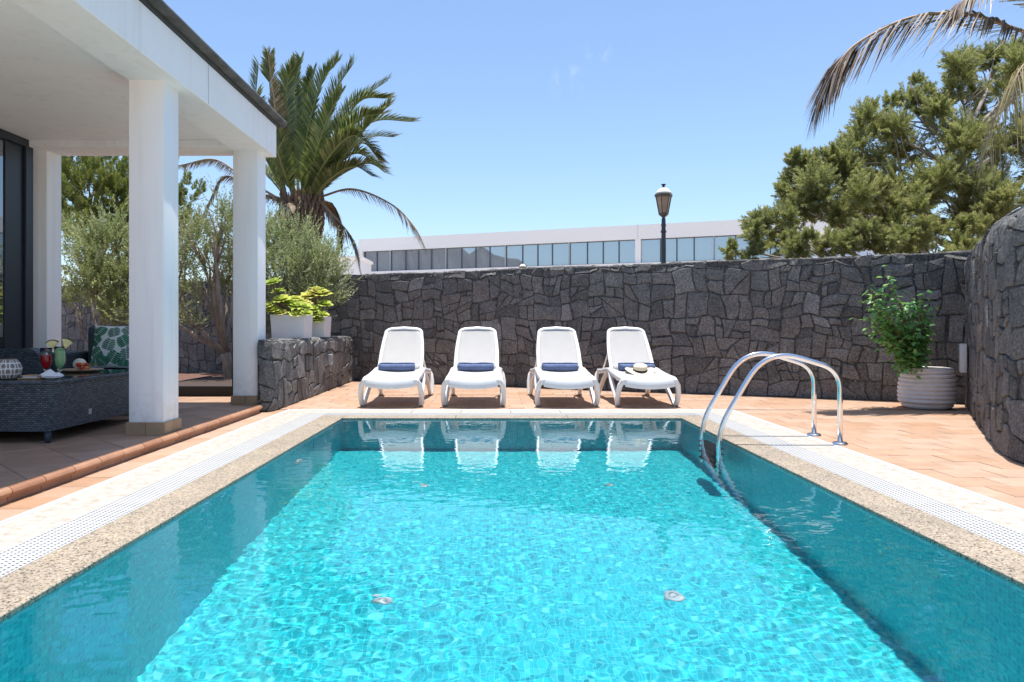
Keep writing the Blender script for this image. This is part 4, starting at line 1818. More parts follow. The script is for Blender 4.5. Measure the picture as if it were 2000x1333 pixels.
# ------------------------------------------------------------------ big needle tree on the right, behind the wall
tree = thing('needle_tree', 'big green needle tree with brush-like shoots above the right of the wall', 'tree', (8.6, 13.6, -0.3))
T0 = Vector((8.6, 13.6, -0.3))
rng = np.random.default_rng(21)
lob = []
for (px, py, d, r) in ((1468, 492, 11.6, 0.30), (1520, 452, 12.2, 0.48), (1548, 372, 12.8, 0.55), (1600, 420, 12.4, 0.60), (1572, 322, 13.0, 0.36), (1614, 318, 13.2, 0.42),
                       (1640, 370, 13.2, 0.6), (1700, 300, 13.5, 0.6), (1722, 250, 13.8, 0.45), (1690, 440, 12.6, 0.65), (1760, 385, 13.0, 0.65),
                       (1790, 228, 14, 0.65), (1815, 300, 13.6, 0.7), (1836, 172, 14.2, 0.45), (1880, 190, 14.4, 0.6), (1860, 400, 13.0, 0.7),
                       (1790, 462, 12.2, 0.5), (1930, 290, 14.0, 0.75), (1940, 440, 12.8, 0.65), (1985, 180, 14.6, 0.8), (2010, 350, 13.6, 0.8),
                       (1950, 120, 14.8, 0.45), (2080, 250, 14.2, 0.9), (2090, 420, 13.4, 0.8), (2060, 110, 15, 0.7), (2180, 330, 14.5, 1.0), (1950, 380, 12.4, 0.5), (1880, 470, 12.0, 0.42), (1560, 492, 11.6, 0.36), (1640, 488, 11.5, 0.40), (1720, 488, 11.4, 0.38), (1800, 484, 11.4, 0.36), (1660, 400, 12.0, 0.5)):
    p = at(px, py, d)
    lob.append((p - T0, r))
m = MB()
top = Vector((0, 0, 2.2))
m.tube([(0, 0, 0), (0.05, 0.02, 0.8), (-0.02, 0, 1.6), tuple(top)], [0.24, 0.20, 0.17, 0.14], 10)
m.tube([tuple(top), (0.1, 0.1, 3.2), (0.05, 0.1, 4.4), (0.2, 0.1, 5.4)], [0.14, 0.11, 0.07, 0.03], 8)
for i, (c, r) in enumerate(lob):
    st = Vector((0, 0, min(max(1.2, c.z - 0.5 - 0.25 * Vector((c.x, c.y)).length), 4.6)))
    pts = limb(m, st, c, 0.055, 0.012, 0.08)
    for k in range(5):
        e = c + Vector((random.uniform(-1, 1), random.uniform(-1, 1), random.uniform(-0.6, 1))) * r * 0.9
        limb(m, pts[random.choice((3, 4, 5))], e, 0.018, 0.005, 0.06, 5)
build(m, 'trunk', M['grey_bark'], tree, smooth=True)
B, D, L, TN = [], [], [], []
for c, r in lob:
    for q in range(6):
        dd0 = unit(rng.normal(size=3) + np.array([0, 0, 0.35]))
        cc = np.array(c) + dd0 * r * rng.uniform(0.35, 1.1)
        rs = r * rng.uniform(0.34, 0.62)
        n = int(34 * (rs / 0.3) ** 1.6) + 6
        dd = unit(rng.normal(size=(n, 3)) + np.array([0, 0, 0.25]))
        B.append(cc + dd * rs * rng.uniform(0.1, 0.45, (n, 1)))
        D.append(unit(dd + np.array([0, 0, 0.30])))
        L.append(rs * rng.uniform(0.55, 0.95, n))
v, f, k = shoots(np.concatenate(B), np.concatenate(D), np.concatenate(L), rng, 70, 0.10, 0.013, 0.85)
link('crown', np_mesh('crown', v, f, k), M['needle'], tree)
# small seedling tuft beside it on the wall top
# ------------------------------------------------------------------ pine behind the porch
pine = thing('pine_tree', 'bright green pine with bare limbs behind the left porch columns', 'tree', (-9.6, 17.8, -0.3))
T0 = Vector((-9.6, 17.8, -0.3))
lob = []
for (px, py, d, r) in ((110, 350, 17.5, 0.7), (150, 340, 17.2, 0.5), (205, 330, 17.6, 0.45), (232, 372, 17.2, 0.55), (180, 380, 17.0, 0.6), (130, 415, 16.8, 0.55), (240, 420, 17.0, 0.5),
                       (290, 360, 17.8, 0.8), (300, 440, 17.4, 0.8), (365, 392, 17.4, 0.42), (352, 450, 17, 0.5), (60, 400, 17.4, 0.9), (150, 450, 16.6, 0.4), (225, 470, 16.8, 0.45)):
    lob.append((at(px, py, d) - T0, r))
m = MB()
m.tube([(0, 0, 0), (0.1, 0, 1.2), (-0.1, 0.05, 2.4), (0.1, 0, 3.4)], [0.24, 0.2, 0.16, 0.10], 10)
for c, r in lob:
    st = Vector((0, 0, min(max(1.4, c.z - 0.9), 3.3)))
    pts = limb(m, st, c, 0.075, 0.02, 0.1)
    for k in range(6):
        e = c + Vector((random.uniform(-1, 1), random.uniform(-1, 1), random.uniform(-0.6, 1))) * r * 0.9
        limb(m, pts[random.choice((3, 4, 5))], e, 0.024, 0.006, 0.06, 5)
build(m, 'trunk', M['grey_bark'], pine, smooth=True)
B, D, L = [], [], []
for c, r in lob:
    n = int(48 * (r / 0.6) ** 2)
    dd = unit(rng.normal(size=(n, 3)))
    b = np.array(c) + dd * (rng.uniform(0.2, 1.0, (n, 1)) ** 0.6) * r
    B.append(b)
    D.append(unit(dd * 0.6 + np.array([0, 0, 0.9]) + rng.normal(size=(n, 3)) * 0.3))
    L.append(rng.uniform(0.2, 0.42, n))
v, f, k = shoots(np.concatenate(B), np.concatenate(D), np.concatenate(L), rng, 90, 0.15, 0.022)
link('crown', np_mesh('crown', v, f, k), M['pine'], pine)


# ------------------------------------------------------------------ grey-green trees and shrubs
def shrub(name, label, cat, base, lobes_px, leaf, n_clump, n_leaf, ln, wd, sig, seed, bark, r0, fork=None, group=None, stems=1, shell=0.35, twigs=5):
    root = thing(name, label, cat, base, 0, group)
    b0 = Vector(base)
    lobes = [(at(px, py, d) - b0, r) for (px, py, d, r) in lobes_px]
    m = MB()
    fk = Vector(fork) - b0 if fork is not None else Vector((0, 0, 0.25))
    rr = random.Random(seed)
    if fork is not None:
        m.tube([(0, 0, -0.05), tuple(fk * 0.35 + Vector((0.03, 0, 0))), tuple(fk * 0.7 + Vector((0.02, 0, 0))), tuple(fk)], [r0 * 1.25, r0 * 1.05, r0 * 0.95, r0 * 0.85], 10)
    for c, r in lobes:
        st = fk if fork is not None else Vector((rr.uniform(-.1, .1), rr.uniform(-.1, .1), 0))
        pts = limb(m, st, c, r0 * 0.55, r0 * 0.16, 0.10, 8, rr)
        for k in range(twigs):
            e = c + Vector((rr.uniform(-1, 1) * r[0], rr.uniform(-1, 1) * r[1], rr.uniform(-0.5, 1) * r[2])) * 0.9
            limb(m, pts[rr.choice((4, 5, 6))], e, r0 * 0.2, r0 * 0.05, 0.08, 5, rr)
    build(m, 'trunk', M[bark], root, smooth=True)
    g_ = np.random.default_rng(seed)
    B, D, L = [], [], []
    for c, r in lobes:
        r = np.array(r)
        n = int(n_clump * (r[0] * r[1] * r[2]) ** (2 / 3) / 0.2)
        dd = unit(g_.normal(size=(n, 3)))
        b = np.array(c) + dd * (g_.uniform(shell ** 2, 1.0, (n, 1)) ** 0.5) * r * 0.88
        # uneven outline: whole clumps are missing here and there
        keep = (np.sin(b[:, 0] * 9 + b[:, 2] * 5) + np.sin(b[:, 2] * 11 - b[:, 1] * 6) + g_.uniform(-1.2, 1.2, n)) > -0.9
        b, dd = b[keep], dd[keep]
        B.append(b)
        D.append(unit(dd * 0.7 + np.array([0, 0, 0.75]) + g_.normal(size=b.shape) * 0.4))
        L.append(g_.uniform(0.16, 0.42, len(b)))
    v, f, k = shoots(np.concatenate(B), np.concatenate(D), np.concatenate(L), g_, n_leaf, ln, wd, 0.95)
    link('crown', np_mesh('crown', v, f, k), M[leaf], root)
    return root


shrub('olive_tree', 'grey-green olive tree with pale forked stems between the two porch columns', 'tree', (-4.06, 11.2, 0.06),
      [(372, 470, 11.4, (0.42, 0.42, 0.5)), (420, 455, 11.0, (0.4, 0.4, 0.5)), (445, 420, 11.3, (0.28, 0.3, 0.3)), (400, 560, 11.2, (0.4, 0.4, 0.35)),
       (330, 520, 11.6, (0.5, 0.45, 0.55)), (480, 500, 11.5, (0.42, 0.4, 0.5)), (380, 630, 11.0, (0.22, 0.25, 0.14)), (300, 600, 11.8, (0.5, 0.4, 0.4)), (445, 540, 11.7, (0.35, 0.3, 0.4))],
      'olive_leaf', 150, 26, 0.062, 0.017, 0.075, 5, 'olive_bark', 0.085, fork=at(440, 690, 11.2), shell=0.2, twigs=7)
shrub('silver_shrub', 'tall silvery green shrub behind the white planters, under the palm', 'shrub', (-3.5, 12.3, 0.3),
      [(560, 482, 12.3, (0.5, 0.5, 0.45)), (600, 515, 12.2, (0.45, 0.45, 0.4)), (638, 540, 12.3, (0.36, 0.4, 0.4)), (560, 545, 12.0, (0.5, 0.4, 0.45)),
       (530, 462, 12.4, (0.3, 0.3, 0.3)), (620, 585, 12.2, (0.45, 0.4, 0.35)), (500, 520, 12.4, (0.5, 0.45, 0.6)), (640, 505, 12.5, (0.25, 0.25, 0.16)), (540, 620, 12.1, (0.4, 0.4, 0.3))],
      'silver_leaf', 190, 28, 0.072, 0.016, 0.085, 6, 'olive_bark', 0.06, shell=0.3)
shrub('round_bush', 'rounded pale olive bush behind the wicker armchair', 'bush', (-6.35, 12.3, 0.05),
      [(200, 500, 12.2, (0.48, 0.45, 0.45)), (178, 560, 12.0, (0.40, 0.45, 0.42)), (235, 560, 12.2, (0.5, 0.45, 0.5)), (215, 460, 12.4, (0.35, 0.35, 0.3)),
       (290, 540, 12.4, (0.6, 0.5, 0.7)), (240, 615, 12.0, (0.38, 0.4, 0.22)), (160, 520, 12.3, (0.25, 0.3, 0.3)), (150, 590, 12.6, (0.22, 0.25, 0.3)), (140, 470, 12.8, (0.25, 0.25, 0.3))],
      'bush_leaf', 170, 28, 0.075, 0.020, 0.08, 8, 'olive_bark', 0.05, shell=0.4)


# ------------------------------------------------------------------ palms
def frond(parent, pts, ln, mat_leaf, mat_r, rng, n=52, droop=0.35, wid=0.028, r0=0.022, ang=0.85, name='frond', bare=0.14, vee=0.35, lift=0.0, tipcut=0.62):
    """one feather frond along a curved midrib"""
    P = [Vector(p) for p in pts]
    # resample with Catmull-Rom
    C = []
    Q = [P[0] * 2 - P[1]] + P + [P[-1] * 2 - P[-2]]
    for i in range(1, len(Q) - 2):
        for k in range(10):
            t = k / 10
            a, b, c, d = Q[i - 1], Q[i], Q[i + 1], Q[i + 2]
            C.append(0.5 * ((2 * b) + (c - a) * t + (2 * a - 5 * b + 4 * c - d) * t * t + (3 * b - a - 3 * c + d) * t ** 3))
    C.append(P[-1])
    N = len(C)
    m = MB()
    m.tube(C, [r0 * (1 - 0.85 * i / (N - 1)) for i in range(N)], 6)
    o = build(m, name, mat_r, parent, smooth=True)
    V, F, K = [], [], []
    for i in range(n):
        f = bare + (1 - bare) * i / (n - 1)
        x = f * (N - 1)
        j = min(int(x), N - 2)
        p = C[j].lerp(C[j + 1], x - j)
        t = (C[j + 1] - C[j]).normalized()
        s = t.cross(Vector((0, 0, 1)))
        s = s.normalized() if s.length > 0.05 else Vector((1, 0, 0))
        u = s.cross(t)
        taper = math.sin(min(1.0, (f - bare) / 0.25 + 0.35) * math.pi / 2) * (1 - tipcut * max(0, f - 0.55) / 0.45)
        for sg in (-1, 1):
            L = ln * taper * rng.uniform(0.85, 1.1)
            a = ang * (1 - 0.35 * f) + rng.normal() * 0.04
            d = (t * math.cos(a) + s * sg * math.sin(a) + u * (vee + rng.normal() * 0.07)).normalized()
            w = wid * (0.6 + 0.4 * taper)
            wv = (d.cross(u)).normalized() * w / 2
            q0 = p
            q1 = p + d * L * 0.5 + Vector((0, 0, -droop * 0.18 * L + lift))
            q2 = p + d * L * 0.95 + Vector((0, 0, -droop * L + lift))
            o_ = len(V)
            V += [q0 - wv * 0.5, q0 + wv * 0.5, q1 - wv, q1 + wv, q2 - wv * 0.12, q2 + wv * 0.12]
            F += [(o_, o_ + 1, o_ + 3, o_ + 2), (o_ + 2, o_ + 3, o_ + 5, o_ + 4)]
            kk = rng.uniform(0, 1)
            K += [kk, min(1, kk + 0.1)]
    me = np_mesh('leaflets', np.array([tuple(p) for p in V]), np.array(F), np.array(K))
    link('leaflets', me, mat_leaf, o)
    return o


DP = 15.2
palm_c = at(590, 395, DP)                                   # heart of the crown
palm = thing('palm_tree', 'tall feathery palm with hanging brown fronds behind the porch roof', 'palm tree', (palm_c.x, palm_c.y, -0.3))
m = MB()
tz = palm_c.z + 0.3
pts = [(0.1, 0, 0), (0.08, 0, tz * 0.4), (0.03, 0, tz * 0.7), (0, 0, tz - 0.5), (0, 0, tz - 0.1), (0, 0, tz + 0.12)]
m.tube(pts, [0.36, 0.31, 0.30, 0.36, 0.40, 0.22], 16)
prng = np.random.default_rng(31)
for i in range(150):                                        # cut frond bases round the trunk head
    a = i * 2.39996
    z = tz - 0.95 + 1.05 * i / 150
    r = 0.30 + 0.09 * math.sin((z - tz + 0.95) * 2.4)
    dx, dy = math.cos(a), math.sin(a)
    up = 0.16 + 0.12 * prng.uniform()
    m.tube([(dx * r, dy * r, z), (dx * (r + 0.06), dy * (r + 0.06), z + up * 0.5), (dx * (r + 0.05), dy * (r + 0.05), z + up)], [0.045, 0.03, 0.008], 5)
build(m, 'trunk', M['palm_bark'], palm, smooth=False)
P0 = Vector((palm_c.x, palm_c.y, -0.3))


def fr_px(path, leaf='palm_green', rach='rachis_green', ln=0.42, **kw):
    pts = [at(px, py, d) - P0 for (px, py, d) in path]
    return frond(palm, pts, ln, M[leaf], M[rach], prng, **kw)


GREEN = [
    [(572, 385, DP), (545, 290, 15.0), (528, 180, 14.9), (527, 110, 14.9)],
    [(560, 385, DP), (520, 300, 15.4), (500, 210, 15.5), (505, 125, 15.5)],
    [(575, 380, DP), (562, 270, 14.8), (560, 170, 14.6), (578, 125, 14.4)],
    [(582, 380, DP), (580, 270, 15.4), (575, 180, 15.6), (588, 118, 15.8)],
    [(590, 380, DP), (597, 280, 14.8), (625, 170, 14.6), (660, 118, 14.5)],
    [(588, 380, DP), (600, 290, 15.5), (600, 190, 15.8), (612, 140, 16.0)],
    [(598, 380, DP), (620, 280, 14.9), (655, 180, 14.8), (690, 125, 14.8)],
    [(600, 382, DP), (640, 270, 15.3), (690, 205, 15.4), (757, 158, 15.5)],
    [(602, 385, DP), (650, 285, 14.7), (700, 200, 14.5), (758, 192, 14.4)],
    [(602, 388, DP), (660, 310, 15.0), (725, 240, 15.0), (806, 238, 15.0)],
    [(604, 388, DP), (660, 320, 14.5), (715, 250, 14.3), (762, 205, 14.2)],
    [(604, 390, DP), (650, 330, 15.5), (705, 280, 15.8), (740, 312, 16.0)],
    [(604, 392, DP), (650, 330, 14.8), (700, 300, 14.7), (752, 338, 14.6)],
    [(600, 388, DP), (640, 310, 14.2), (690, 265, 13.9), (738, 300, 13.7)],
    [(606, 392, DP), (660, 345, 15.2), (715, 320, 15.2), (745, 330, 15.2)],
    [(560, 390, DP), (530, 330, 15.0), (495, 270, 14.9), (470, 250, 14.9)],
    [(562, 390, DP), (520, 340, 15.5), (470, 300, 15.8), (430, 300, 16.0)],
    [(575, 388, DP), (550, 320, 14.6), (530, 260, 14.3), (490, 215, 14.2)],
    [(590, 385, DP), (615, 310, 14.4), (640, 230, 14.1), (668, 180, 14.0)],
    [(590, 385, DP), (610, 320, 15.9), (650, 250, 16.3), (700, 215, 16.6)],
    [(600, 388, DP), (645, 300, 14.4), (700, 235, 14.0), (745, 222, 13.8)],
    [(606, 394, DP), (645, 350, 14.5), (690, 325, 14.3), (728, 345, 14.2)],
    [(604, 390, DP), (655, 320, 15.6), (720, 270, 15.9), (770, 268, 16.2)],
]
for g_ in GREEN:
    fr_px(g_, ln=0.42, n=118, droop=0.14, ang=0.78, wid=0.034, r0=0.030, bare=0.08, vee=0.40, tipcut=0.35)
fr_px([(578, 380, DP), (545, 270, 14.7), (535, 190, 14.5), (522, 98, 14.4)], 'palm_mixed', 'rachis_brown', 0.34, n=110, droop=0.1, wid=0.032, r0=0.03, vee=0.45)
for path in ([(625, 385, DP), (690, 370, 14.9), (765, 400, 14.8), (810, 445, 14.7), (832, 488, 14.7)],
             [(612, 380, DP), (650, 420, 14.8), (690, 470, 14.7), (705, 533, 14.7)],
             [(560, 398, DP), (480, 350, 15.0), (420, 312, 15.0), (355, 322, 15.0)],
             [(560, 400, DP), (490, 370, 14.8), (440, 345, 14.7), (405, 400, 14.7)],
             [(570, 405, DP), (540, 385, 14.6), (500, 385, 14.5), (470, 430, 14.5)],
             [(585, 405, DP), (560, 400, 14.4), (530, 430, 14.2), (510, 480, 14.1)],
             [(615, 400, DP), (640, 395, 15.7), (660, 430, 15.9), (665, 480, 16.0)]):
    fr_px(path, 'palm_brown', 'rachis_brown', 0.33, n=76, droop=0.7, wid=0.034, r0=0.026, ang=0.45, vee=0.0)

# palm at the upper right: its crown stands outside the picture
palm2_c = Vector((7.9, 9.9, 4.75))
palm2 = thing('palm_tree', 'drying palm frond reaching into the sky from the upper right edge', 'palm tree', (palm2_c.x, palm2_c.y, -0.3))
P0 = Vector((palm2_c.x, palm2_c.y, -0.3))
m = MB()
tz = palm2_c.z + 0.3
m.tube([(0, 0, 0), (0.03, 0, tz * 0.5), (0, 0, tz - 0.4), (0, 0, tz)], [0.26, 0.22, 0.24, 0.16], 14)
for i in range(70):
    a = i * 2.39996
    z = tz - 0.9 + 0.95 * i / 70
    dx, dy = math.cos(a), math.sin(a)
    m.tube([(dx * 0.2, dy * 0.2, z), (dx * 0.28, dy * 0.28, z + 0.1), (dx * 0.27, dy * 0.27, z + 0.2)], [0.045, 0.03, 0.01], 5)
build(m, 'trunk', M['palm_bark'], palm2)
hx = (2115, 75, 9.9)
q2 = np.random.default_rng(9)


def fr2(path, leaf, rach, ln, **kw):
    pts = [palm2_c - P0] + [at(px, py, d) - P0 for (px, py, d) in path]
    return frond(palm2, pts, ln, M[leaf], M[rach], q2, **kw)


fr2([(2000, 62, 9.4), (1900, 30, 9.0), (1790, 32, 8.8), (1690, 75, 8.7), (1640, 120, 8.6), (1600, 195, 8.6)], 'frond_dry', 'rachis_brown', 0.92, n=150, droop=0.48, wid=0.034, r0=0.030, ang=0.42, bare=0.15, vee=-0.05)
fr2([(2020, 10, 9.3), (1960, -20, 9.0), (1900, -10, 8.8), (1860, 20, 8.7)], 'frond_dry', 'rachis_brown', 0.6, n=70, droop=0.45, wid=0.026, r0=0.024, ang=0.55, bare=0.2, vee=0.0)
fr2([(2060, 110, 9.4), (2010, 130, 9.0), (1965, 190, 8.8), (1935, 260, 8.7), (1925, 310, 8.7)], 'frond_straw', 'rachis_brown', 0.62, n=24, droop=0.9, wid=0.012, r0=0.014, ang=0.5, bare=0.2, vee=-0.1)
fr2([(2080, 90, 9.0), (2030, 100, 8.6), (1990, 140, 8.3), (1975, 200, 8.2)], 'frond_straw', 'rachis_brown', 0.62, n=22, droop=0.9, wid=0.012, r0=0.014, ang=0.5, bare=0.2, vee=-0.1)
for i in range(16):                                          # the rest of the crown, to the right and above
    a = R(-85 + i * 7.5)
    e = 0.35 + 0.9 * ((i * 7) % 5) / 5
    d = Vector((math.cos(a), math.sin(a), 0))
    c = palm2_c - P0
    L = 2.3
    pts = [c, c + d * L * 0.35 + Vector((0, 0, L * 0.3 * e)), c + d * L * 0.75 + Vector((0, 0, L * 0.35 * e)), c + d * L + Vector((0, 0, L * 0.1 * e - 0.2))]
    frond(palm2, pts, 0.42, M['palm_green'], M['rachis_green'], q2, n=40, droop=0.3, wid=0.034, r0=0.026)

# ------------------------------------------------------------------ white planters with rosette succulents
def rosette(V, F, K, c, r, rng, tilt=(0, 0)):
    """one aeonium head: rings of spoon leaves"""
    ax = Vector((tilt[0], tilt[1], 1)).normalized()
    s = ax.orthogonal().normalized()
    t = ax.cross(s)
    tone = rng.uniform(0.25, 0.85)
    for ring, (nl, el, rr_) in enumerate(((13, 0.15, 1.0), (11, 0.5, 0.85), (8, 0.95, 0.6), (5, 1.3, 0.4))):
        for k in range(nl):
            a = 2 * math.pi * (k + 0.5 * ring) / nl + rng.uniform(-.15, .15)
            rad = s * math.cos(a) + t * math.sin(a)
            tan = ax.cross(rad)
            d = rad * math.cos(el) + ax * math.sin(el)
            L = r * rr_ * rng.uniform(0.9, 1.1)
            w = L * 0.42
            o = len(V)
            b = Vector(c)
            n_ = d.cross(tan)
            V += [b, b + d * L * 0.55 - tan * w * 0.45, b + d * L * 0.88 - tan * w * 0.5, b + d * L * 1.02 - n_ * L * 0.06, b + d * L * 0.88 + tan * w * 0.5, b + d * L * 0.55 + tan * w * 0.45]
            F += [(o, o + 1, o + 5, o + 5), (o + 1, o + 2, o + 4, o + 5), (o + 2, o + 3, o + 4, o + 4)]
            kk = float(np.clip(tone + rng.uniform(-0.25, 0.2), 0, 1))
            K += [kk] * 3


def planter(x, y, label_pot, label_plant, heads, seed, hw=0.225):
    """a tapered square planter, and the succulent growing in it"""
    zb = 0.825
    pot = thing('planter_pot', label_pot, 'planter', (x, y, zb), 0, 'white planters on the stone wall')
    hgt = 0.325
    m = MB()

    def ring(h, z):
        return [(-h, -h, z), (h, -h, z), (h, h, z), (-h, h, z)]
    v = ring(hw * 0.93, 0) + ring(hw, hgt) + ring(hw - 0.022, hgt) + ring(hw - 0.026, hgt - 0.06)
    f = [(3, 2, 1, 0)]
    for q in range(3):
        for i in range(4):
            j = (i + 1) % 4
            f.append((q * 4 + i, q * 4 + j, q * 4 + 4 + j, q * 4 + 4 + i))
    m.add(v, f)
    build(m, 'shell', M['planter_white'], pot)
    m = MB()
    m.add([(-hw + .02, -hw + .02, hgt - 0.045), (hw - .02, -hw + .02, hgt - 0.045), (hw - .02, hw - .02, hgt - 0.045), (-hw + .02, hw - .02, hgt - 0.045)], [(0, 1, 2, 3)])
    build(m, 'soil', M['soil'], pot)
    pl = thing('succulent', label_plant, 'plant', (x, y, zb + hgt - 0.04), 0, 'yellow-green succulents in the white planters')
    rng = np.random.default_rng(seed)
    m = MB()
    for (hx_, hy_, hz_, r) in heads:
        V, F, K = [], [], []
        rosette(V, F, K, (hx_, hy_, hz_), r * 1.2, rng, (hx_ * 0.8, hy_ * 0.8 - 0.25))
        m.tube([(hx_ * 0.4, hy_ * 0.4, 0), (hx_ * 0.8, hy_ * 0.8, hz_ * 0.6), (hx_, hy_, hz_)], [0.014, 0.012, 0.009], 6)
        me = bpy.data.meshes.new('rosette')
        me.from_pydata([tuple(p) for p in V], [], [tuple(dict.fromkeys(f)) for f in F])
        a = me.attributes.new('rnd', 'FLOAT', 'FACE')
        a.data.foreach_set('value', K)
        link('rosette', me, M['aeonium'], pl)
    build(m, 'stem', M['stem'], pl, smooth=True)


planter(-2.865, 10.35, 'white square planter nearer the porch column, on the stone wall', 'lime succulent beside the column, one head rising tall',
        [(-0.26, -0.05, 0.48, 0.12), (-0.22, 0.08, 0.36, 0.10), (-0.12, -0.1, 0.24, 0.12), (-0.02, -0.05, 0.20, 0.11), (0.1, -0.12, 0.15, 0.11), (0.2, -0.1, 0.14, 0.10), (-0.2, -0.2, 0.10, 0.09),
         (0.02, 0.1, 0.26, 0.1), (0.16, 0.08, 0.2, 0.1), (-0.1, -0.2, 0.06, 0.08), (0.12, -0.22, 0.04, 0.08), (-0.28, -0.18, 0.16, 0.09), (0.25, -0.2, 0.06, 0.08), (-0.16, 0.02, 0.26, 0.11)], 3, 0.235)
planter(-2.865, 11.55, 'white square planter further along the stone wall, nearer the loungers', 'lime succulent trailing over the rim of the farther white planter',
        [(-0.2, -0.05, 0.24, 0.13), (-0.05, -0.05, 0.34, 0.14), (0.1, 0.0, 0.38, 0.15), (0.02, 0.12, 0.44, 0.13), (0.14, 0.1, 0.40, 0.12), (-0.18, -0.2, 0.12, 0.13), (-0.1, -0.26, 0.03, 0.11),
         (0.05, -0.2, 0.14, 0.11), (0.2, -0.1, 0.22, 0.11), (0.12, -0.25, -0.02, 0.10), (-0.22, -0.28, -0.04, 0.10), (0.0, -0.28, 0.04, 0.10), (0.2, -0.24, 0.06, 0.09)], 4, 0.235)

# ------------------------------------------------------------------ ribbed pot with leafy plant
PC = Vector((5.20, 8.90, 0))
pot = thing('ribbed_pot', 'pale round ribbed clay pot on the tiles by the corner of the walls', 'pot', PC)
prof = [(0.0, 0.0), (0.22, 0.0), (0.255, 0.012)]
nr = 9
for i in range(nr):
    z0 = 0.02 + i * 0.05
    rm = 0.30 + 0.018 * math.sin(math.pi * (i + 0.3) / nr * 1.0) - 0.035 * (i / nr) ** 2 - (0.03 if i == 0 else 0)
    prof += [(rm - 0.012, z0), (rm + 0.004, z0 + 0.012), (rm + 0.007, z0 + 0.03), (rm, z0 + 0.044), (rm - 0.011, z0 + 0.0485)]
prof += [(0.268, 0.475), (0.272, 0.485), (0.262, 0.49), (0.245, 0.485), (0.24, 0.42)]
m = MB()
m.lathe(prof, 56)
build(m, 'shell', M['pot'], pot, angle=55)
m = MB()
m.lathe([(0.0, 0.435), (0.24, 0.43)], 24)
build(m, 'soil', M['soil'], pot)
pl = thing('potted_shrub', 'fresh green leafy shrub leaning left out of the ribbed pot', 'plant', (PC.x, PC.y, 0.43))
P0 = Vector((PC.x, PC.y, 0.43))
rr = random.Random(17)
prg = np.random.default_rng(17)
tips = [(1735, 560, 8.85), (1730, 535, 8.85), (1700, 560, 8.8), (1695, 590, 8.7), (1690, 620, 8.8), (1715, 600, 8.6), (1740, 600, 8.9), (1800, 575, 8.9), (1795, 610, 8.8),
        (1808, 640, 8.85), (1765, 600, 9.0), (1780, 640, 8.7), (1755, 650, 8.7), (1720, 650, 8.6), (1705, 645, 8.9), (1790, 670, 8.7), (1770, 690, 8.6), (1750, 690, 8.75), (1735, 670, 8.8),
        (1806, 600, 8.8), (1762, 712, 8.6), (1790, 700, 8.7), (1730, 620, 8.7), (1712, 580, 8.9)]
m = MB()
V, F, K = [], [], []
for (px, py, d) in tips:
    tip = at(px, py, d) - P0
    base = Vector((rr.uniform(-0.08, 0.02) - 0.08, rr.uniform(-0.06, 0.06), 0.0))
    pts = limb(m, base, tip, 0.012, 0.004, 0.07, 8, rr)
    ctr = pts[-1]
    nl = 62
    for k in range(nl):
        t = 0.35 + 0.65 * (k / nl)
        x = t * (len(pts) - 1)
        j = min(int(x), len(pts) - 2)
        p = pts[j].lerp(pts[j + 1], x - j) + Vector((rr.gauss(0, 1), rr.gauss(0, 1), rr.gauss(0, 1))) * 0.048
        a = rr.uniform(0, 2 * math.pi)
        d_ = Vector((math.cos(a), math.sin(a), rr.uniform(-0.8, 0.3))).normalized()
        s = d_.cross(Vector((rr.uniform(-.8, .8), rr.uniform(-.7, .2), 1))).normalized()
        n_ = s.cross(d_)
        L = rr.uniform(0.06, 0.095)
        w = L * 0.68
        o = len(V)
        # lobed leaf, folded a little along the midrib
        V += [p, p + d_ * L * 0.3 - s * w * 0.5 + n_ * 0.006, p + d_ * L * 0.62 - s * w * 0.36 + n_ * 0.004, p + d_ * L - n_ * 0.008, p + d_ * L * 0.62 + s * w * 0.36 + n_ * 0.004, p + d_ * L * 0.3 + s * w * 0.5 + n_ * 0.006, p + d_ * L * 0.5]
        F += [(o, o + 1, o + 6, o + 5), (o + 1, o + 2, o + 3, o + 6), (o + 6, o + 3, o + 4, o + 5)]
        kk = min(1, max(0, rr.gauss(0.45, 0.22) + (0.35 if rr.random() < 0.08 else 0)))
        K += [kk] * 3
build(m, 'stems', M['stem'], pl, smooth=True)
me = np_mesh('crown', np.array([tuple(p) for p in V]), np.array(F), np.array(K))
link('crown', me, M['pot_leaf'], pl)


